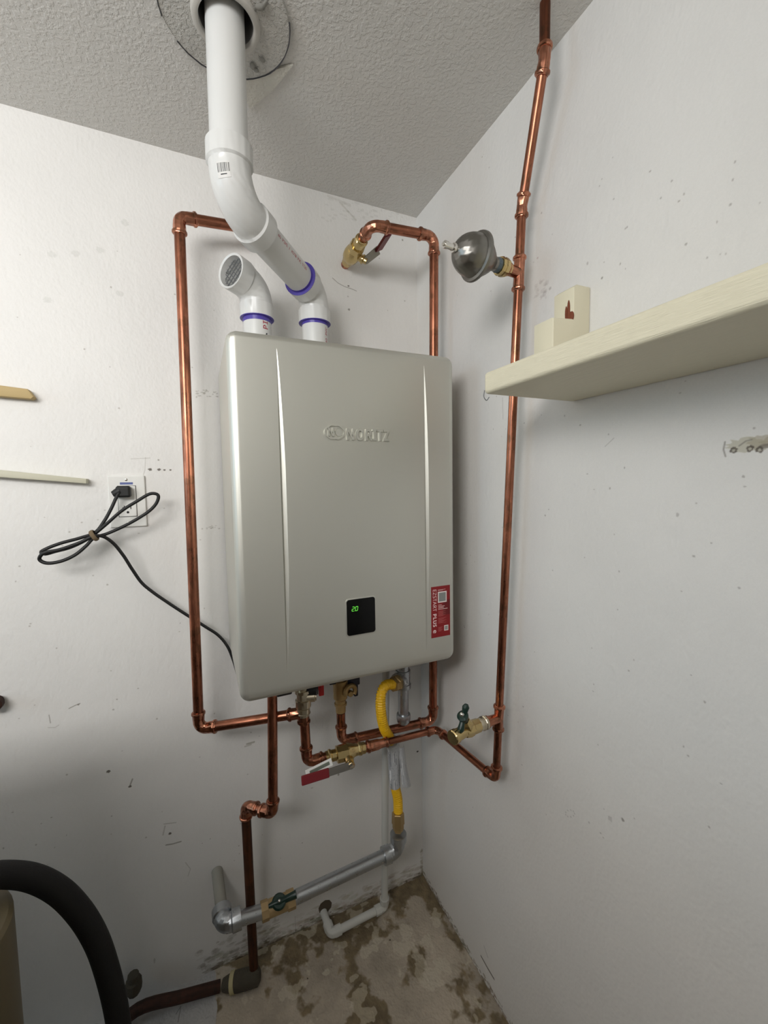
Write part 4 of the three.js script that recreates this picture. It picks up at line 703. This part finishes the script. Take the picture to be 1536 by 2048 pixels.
{ // condensate drain
  const t = thing('condensate_drain', 'thin white plastic drain pipe down the back wall, elbowed into a hole at the floor', 'drain pipe');
  const a = V(-0.160, HB.y0, 0.10), b = at(769, 1813, { z: 0.062 }), c = at(662, 1868, { z: 0.062 }), w = V(c.x - 0.004, c.y + 0.006, 0.0);
  run(t, [a, b, c, w], 0.0098, { R: 0.011, sock: 0.016, wall: 0.0022, bead: 0.0012, plain: true, mat: M.oldPvc, fit: M.oldPvc });
  settle(t);
  const h = struct('trim_1', turned(V(-0.320, 0.040, 0.0006), V(0.02, 0, 1), [[-0.02, 0.019], [0, 0.020], [0.0008, 0.012]], 9, 0.4), std({ color: lin(0.10, 0.075, 0.05), roughness: 0.95 }));
  h.userData.label = 'broken edge of the drain hole in the wall';
}

// ---------------------------------------------------------------- shelf, cleats, block
{
  const t = thing('wall_shelf', 'thick cream-painted wooden shelf fixed to the right wall', 'shelf');
  const y0 = at(1150, 803, { x: 0 }).y, c = at(967, 789, { y: y0 }), y1 = at(966, 746, { x: c.x }).y;
  const g = new RoundedBoxGeometry(-c.x, y1 - y0, 1.15, 4, 0.006); g.translate(c.x / 2, (y0 + y1) / 2, c.z + 0.575);
  part(t, 'board', g, M.shelf);
  const p = at(969, 786, { y: y0 - 0.002 }); part(t, 'hook', sweep(spline([p.clone().add(V(0.0, 0.004, 0)), p.clone().add(V(-0.001, -0.006, 0)), p.clone().add(V(0.003, -0.011, 0.001)), p.clone().add(V(0.007, -0.006, 0.002))], 14), 0.0007, 6), M.dullGalv);
  settle(t);
  const k = thing('wooden_block', 'cream-painted stepped wooden block with a splintered hole on the shelf', 'wood block');
  const b0 = at(1180, 655, { x: 0 }), zf = b0.z, d1 = at(1153, 600, { z: zf }).x, d2 = at(1112, 640, { z: zf }).x, yt = at(1181, 578, { x: 0 }).y, ym = at(1108, 638, { z: zf }).y, depth = 0.042;
  const s = new THREE.Shape([[0, y1 - 0.0005], [d2, y1 - 0.0005], [d2, ym], [d1, ym + 0.004], [d1, yt - 0.004], [d1 + 0.006, yt], [0, yt]].map((q) => new THREE.Vector2(...q)));
  const bg = new THREE.ExtrudeGeometry(s, { depth: depth - 0.006, bevelEnabled: true, bevelSize: 0.003, bevelThickness: 0.003, bevelSegments: 3 }); bg.translate(-0.003, 0.0, zf - depth + 0.003);
  part(k, 'block', toCreasedNormals(bg, 0.5), M.shelf);
  const hx = d1 - 0.0066, hm = at(1139, 632, { x: hx }), holes = [];
  for (const [dz, dy, r, hgt] of [[0, -0.004, 0.006, 0.011], [0.004, -0.002, 0.005, 0.008], [-0.002, 0.010, 0.0028, 0.016], [-0.007, 0.006, 0.0022, 0.012]]) { const g = new THREE.SphereGeometry(1, 10, 8); g.scale(0.0016, hgt, r); g.translate(hx, hm.y + dy, hm.z + dz); holes.push(g); }
  part(k, 'splintered_hole', holes, M.splinter, 'dark splintered hole');
  settle(k);
}
{
  const mk = (label, pts, depth, mat) => { // ledger strip on the back wall, outline in the wall plane
    const t = thing('wooden_cleat', label, 'wood strip'), q = pts.map(([x, y]) => at(x, y, { z: 0 }));
    const s = new THREE.Shape(q.map((p) => new THREE.Vector2(p.x, p.y))), g = new THREE.ExtrudeGeometry(s, { depth: depth, bevelEnabled: true, bevelSize: 0.0012, bevelThickness: 0.0012, bevelSegments: 2 }); g.translate(0, 0, 0.0012);
    part(t, 'strip', toCreasedNormals(g, 0.5), mat); return settle(t);
  };
  mk('bare yellow wooden strip with a slanted end high on the back wall', [[-120, 754], [0, 775], [61, 783], [72, 797], [68, 800], [0, 794], [-120, 776]], 0.018, M.wood);
  mk('long pale cream wooden strip on the back wall left of the outlet', [[-120, 926], [0, 941], [176, 959], [176, 966], [0, 953], [-120, 942]], 0.019, M.palePaint);
}

// ---------------------------------------------------------------- outlet, plug and coiled cord
{
  const t = thing('power_outlet', 'white wall outlet with a glossy cover plate beside the copper loop', 'outlet');
  const a = at(216, 952, { z: 0 }), b = at(294, 1051, { z: 0 }), cx = (a.x + b.x) / 2, cy = (a.y + b.y) / 2, w = 0.0715, h = 0.116;
  part(t, 'cover_plate', box(cx - w / 2, cx + w / 2, cy - h / 2, cy + h / 2, 0, 0.006, 0.0025), M.white);
  const rc = part(t, 'receptacle', box(cx - 0.0172, cx + 0.0172, cy - 0.034, cy + 0.034, 0.003, 0.0082, 0.0015), M.white);
  part(rc, 'gap', box(cx - 0.0182, cx + 0.0182, cy - 0.035, cy + 0.035, 0.004, 0.00615), M.hole);
  const slots = []; for (const s of [-1]) { const y = cy + s * 0.0185; slots.push(box(cx - 0.0072, cx - 0.0055, y + 0.001, y + 0.009, 0.006, 0.00835), box(cx - 0.0100, cx - 0.0055, y + 0.0035, y + 0.0055, 0.006, 0.00835), box(cx + 0.0052, cx + 0.0070, y + 0.001, y + 0.0085, 0.006, 0.00835), new THREE.CylinderGeometry(0.0026, 0.0026, 0.0024, 14).rotateX(Math.PI / 2).translate(cx, y - 0.006, 0.0072)); }
  part(rc, 'slot', slots, M.hole);
  for (const s of [-1, 1]) part(t, 'screw', new THREE.SphereGeometry(0.0032, 12, 8).scale(1, 1, 0.4).translate(cx, cy + s * 0.0485, 0.006), M.chrome);
  part(t, 'blue_label', box(cx - 0.0125, cx + 0.0125, cy + 0.0375, cy + 0.0425, 0.0055, 0.0064), std({ color: lin(0.10, 0.13, 0.32), roughness: 0.5 }), 'small blue label');
  settle(t);

  const P = (x, y, z) => at(x, y, { z });
  const plug = P(247, 984, 0.02);
  const plugGeo = [box(plug.x - 0.014, plug.x + 0.014, plug.y - 0.012, plug.y + 0.013, 0.0083, 0.030, 0.005), turned(V(plug.x - 0.006, plug.y + 0.002, 0.022), V(-1, -0.45, 0.1), [[0, 0.010], [0.008, 0.0085], [0.016, 0.006]], 16)];
  const path = [P(241, 980, 0.026), P(234, 992, 0.030), P(222, 1018, 0.034), P(208, 1043, 0.040), P(190, 1065, 0.045), P(160, 1076, 0.050), P(123, 1086, 0.055), P(96, 1096, 0.058), P(82, 1104, 0.060), P(90, 1108, 0.066), P(110, 1103, 0.062), P(140, 1095, 0.056), P(172, 1080, 0.050), P(189, 1068, 0.051), P(213, 1048, 0.054), P(243, 1022, 0.057), P(273, 1003, 0.058), P(303, 987, 0.058), P(316, 990, 0.058), P(315, 1002, 0.057), P(302, 1019, 0.056), P(262, 1045, 0.053), P(215, 1067, 0.050), P(188, 1076, 0.056), P(172, 1092, 0.060), P(150, 1110, 0.064), P(120, 1123, 0.067), P(92, 1126, 0.068), P(79, 1119, 0.068), P(86, 1107, 0.073), P(120, 1099, 0.070), P(160, 1085, 0.064), P(188, 1072, 0.061), P(206, 1073, 0.054), P(226, 1086, 0.046), P(246, 1110, 0.040), P(264, 1138, 0.034), P(284, 1166, 0.028), P(304, 1183, 0.026), P(337, 1206, 0.026), P(380, 1234, 0.026), P(410, 1253, 0.026), P(437, 1271, 0.026), P(455, 1293, 0.028), P(467, 1322, 0.034), P(476, 1352, 0.06)];
  const g = part(heater, 'power_cord', sweep(spline(path, 420), 0.0034, 12, 1.2), M.cord, 'black power cord looped, tied and plugged into the outlet');
  part(g, 'plug', plugGeo, M.cord);
  const tp = P(188, 1071, 0.054); const tr = new THREE.TorusGeometry(0.0105, 0.0022, 8, 24); tr.scale(1, 1, 2.0); tr.rotateY(Math.PI / 2); tr.rotateZ(0.5); tr.translate(tp.x, tp.y, tp.z);
  part(g, 'twist_tie', tr, M.tie, 'brown twist tie');
  settle(heater);
}

// ---------------------------------------------------------------- hose, drum and bolt at the left edge
{
  const t = thing('rubber_hose', 'thick black rubber hose arching down in front of the back wall', 'hose');
  const z = 0.22, P = (x, y) => at(x, y, { z });
  const pts = [P(-120, 1775), P(-60, 1757), P(0, 1749), P(60, 1754), P(115, 1780), P(160, 1825), P(193, 1880), P(214, 1940), P(229, 2000), P(239, 2060), P(246, 2130), P(250, 2190)];
  part(t, 'hose', sweep(spline(pts, 90), 0.0195, 24), M.rubber);
  settle(t);
  const d = thing('storage_drum', 'cream metal drum at the left edge behind the black hose', 'drum');
  const e = at(27, 1950, { z: 0.28 }), r = 0.12, hh = at(20, 1842, { z: 0.28 }).y;
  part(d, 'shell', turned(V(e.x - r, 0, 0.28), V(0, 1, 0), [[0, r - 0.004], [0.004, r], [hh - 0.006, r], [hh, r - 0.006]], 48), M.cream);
  settle(d);
  const b = thing('wall_bolt', 'dark rusty bolt head sticking out of the back wall below the lower wooden strip', 'bolt');
  const p = at(-4, 1400, { z: 0 }); part(b, 'bolt', turned(V(p.x, p.y, 0), V(0, 0, 1), [[0, 0.010], [0.010, 0.010], [0.011, 0.015], [0.024, 0.015], [0.028, 0.011]], 14), M.rust);
  settle(b);
}
renderer.render(scene, camera);
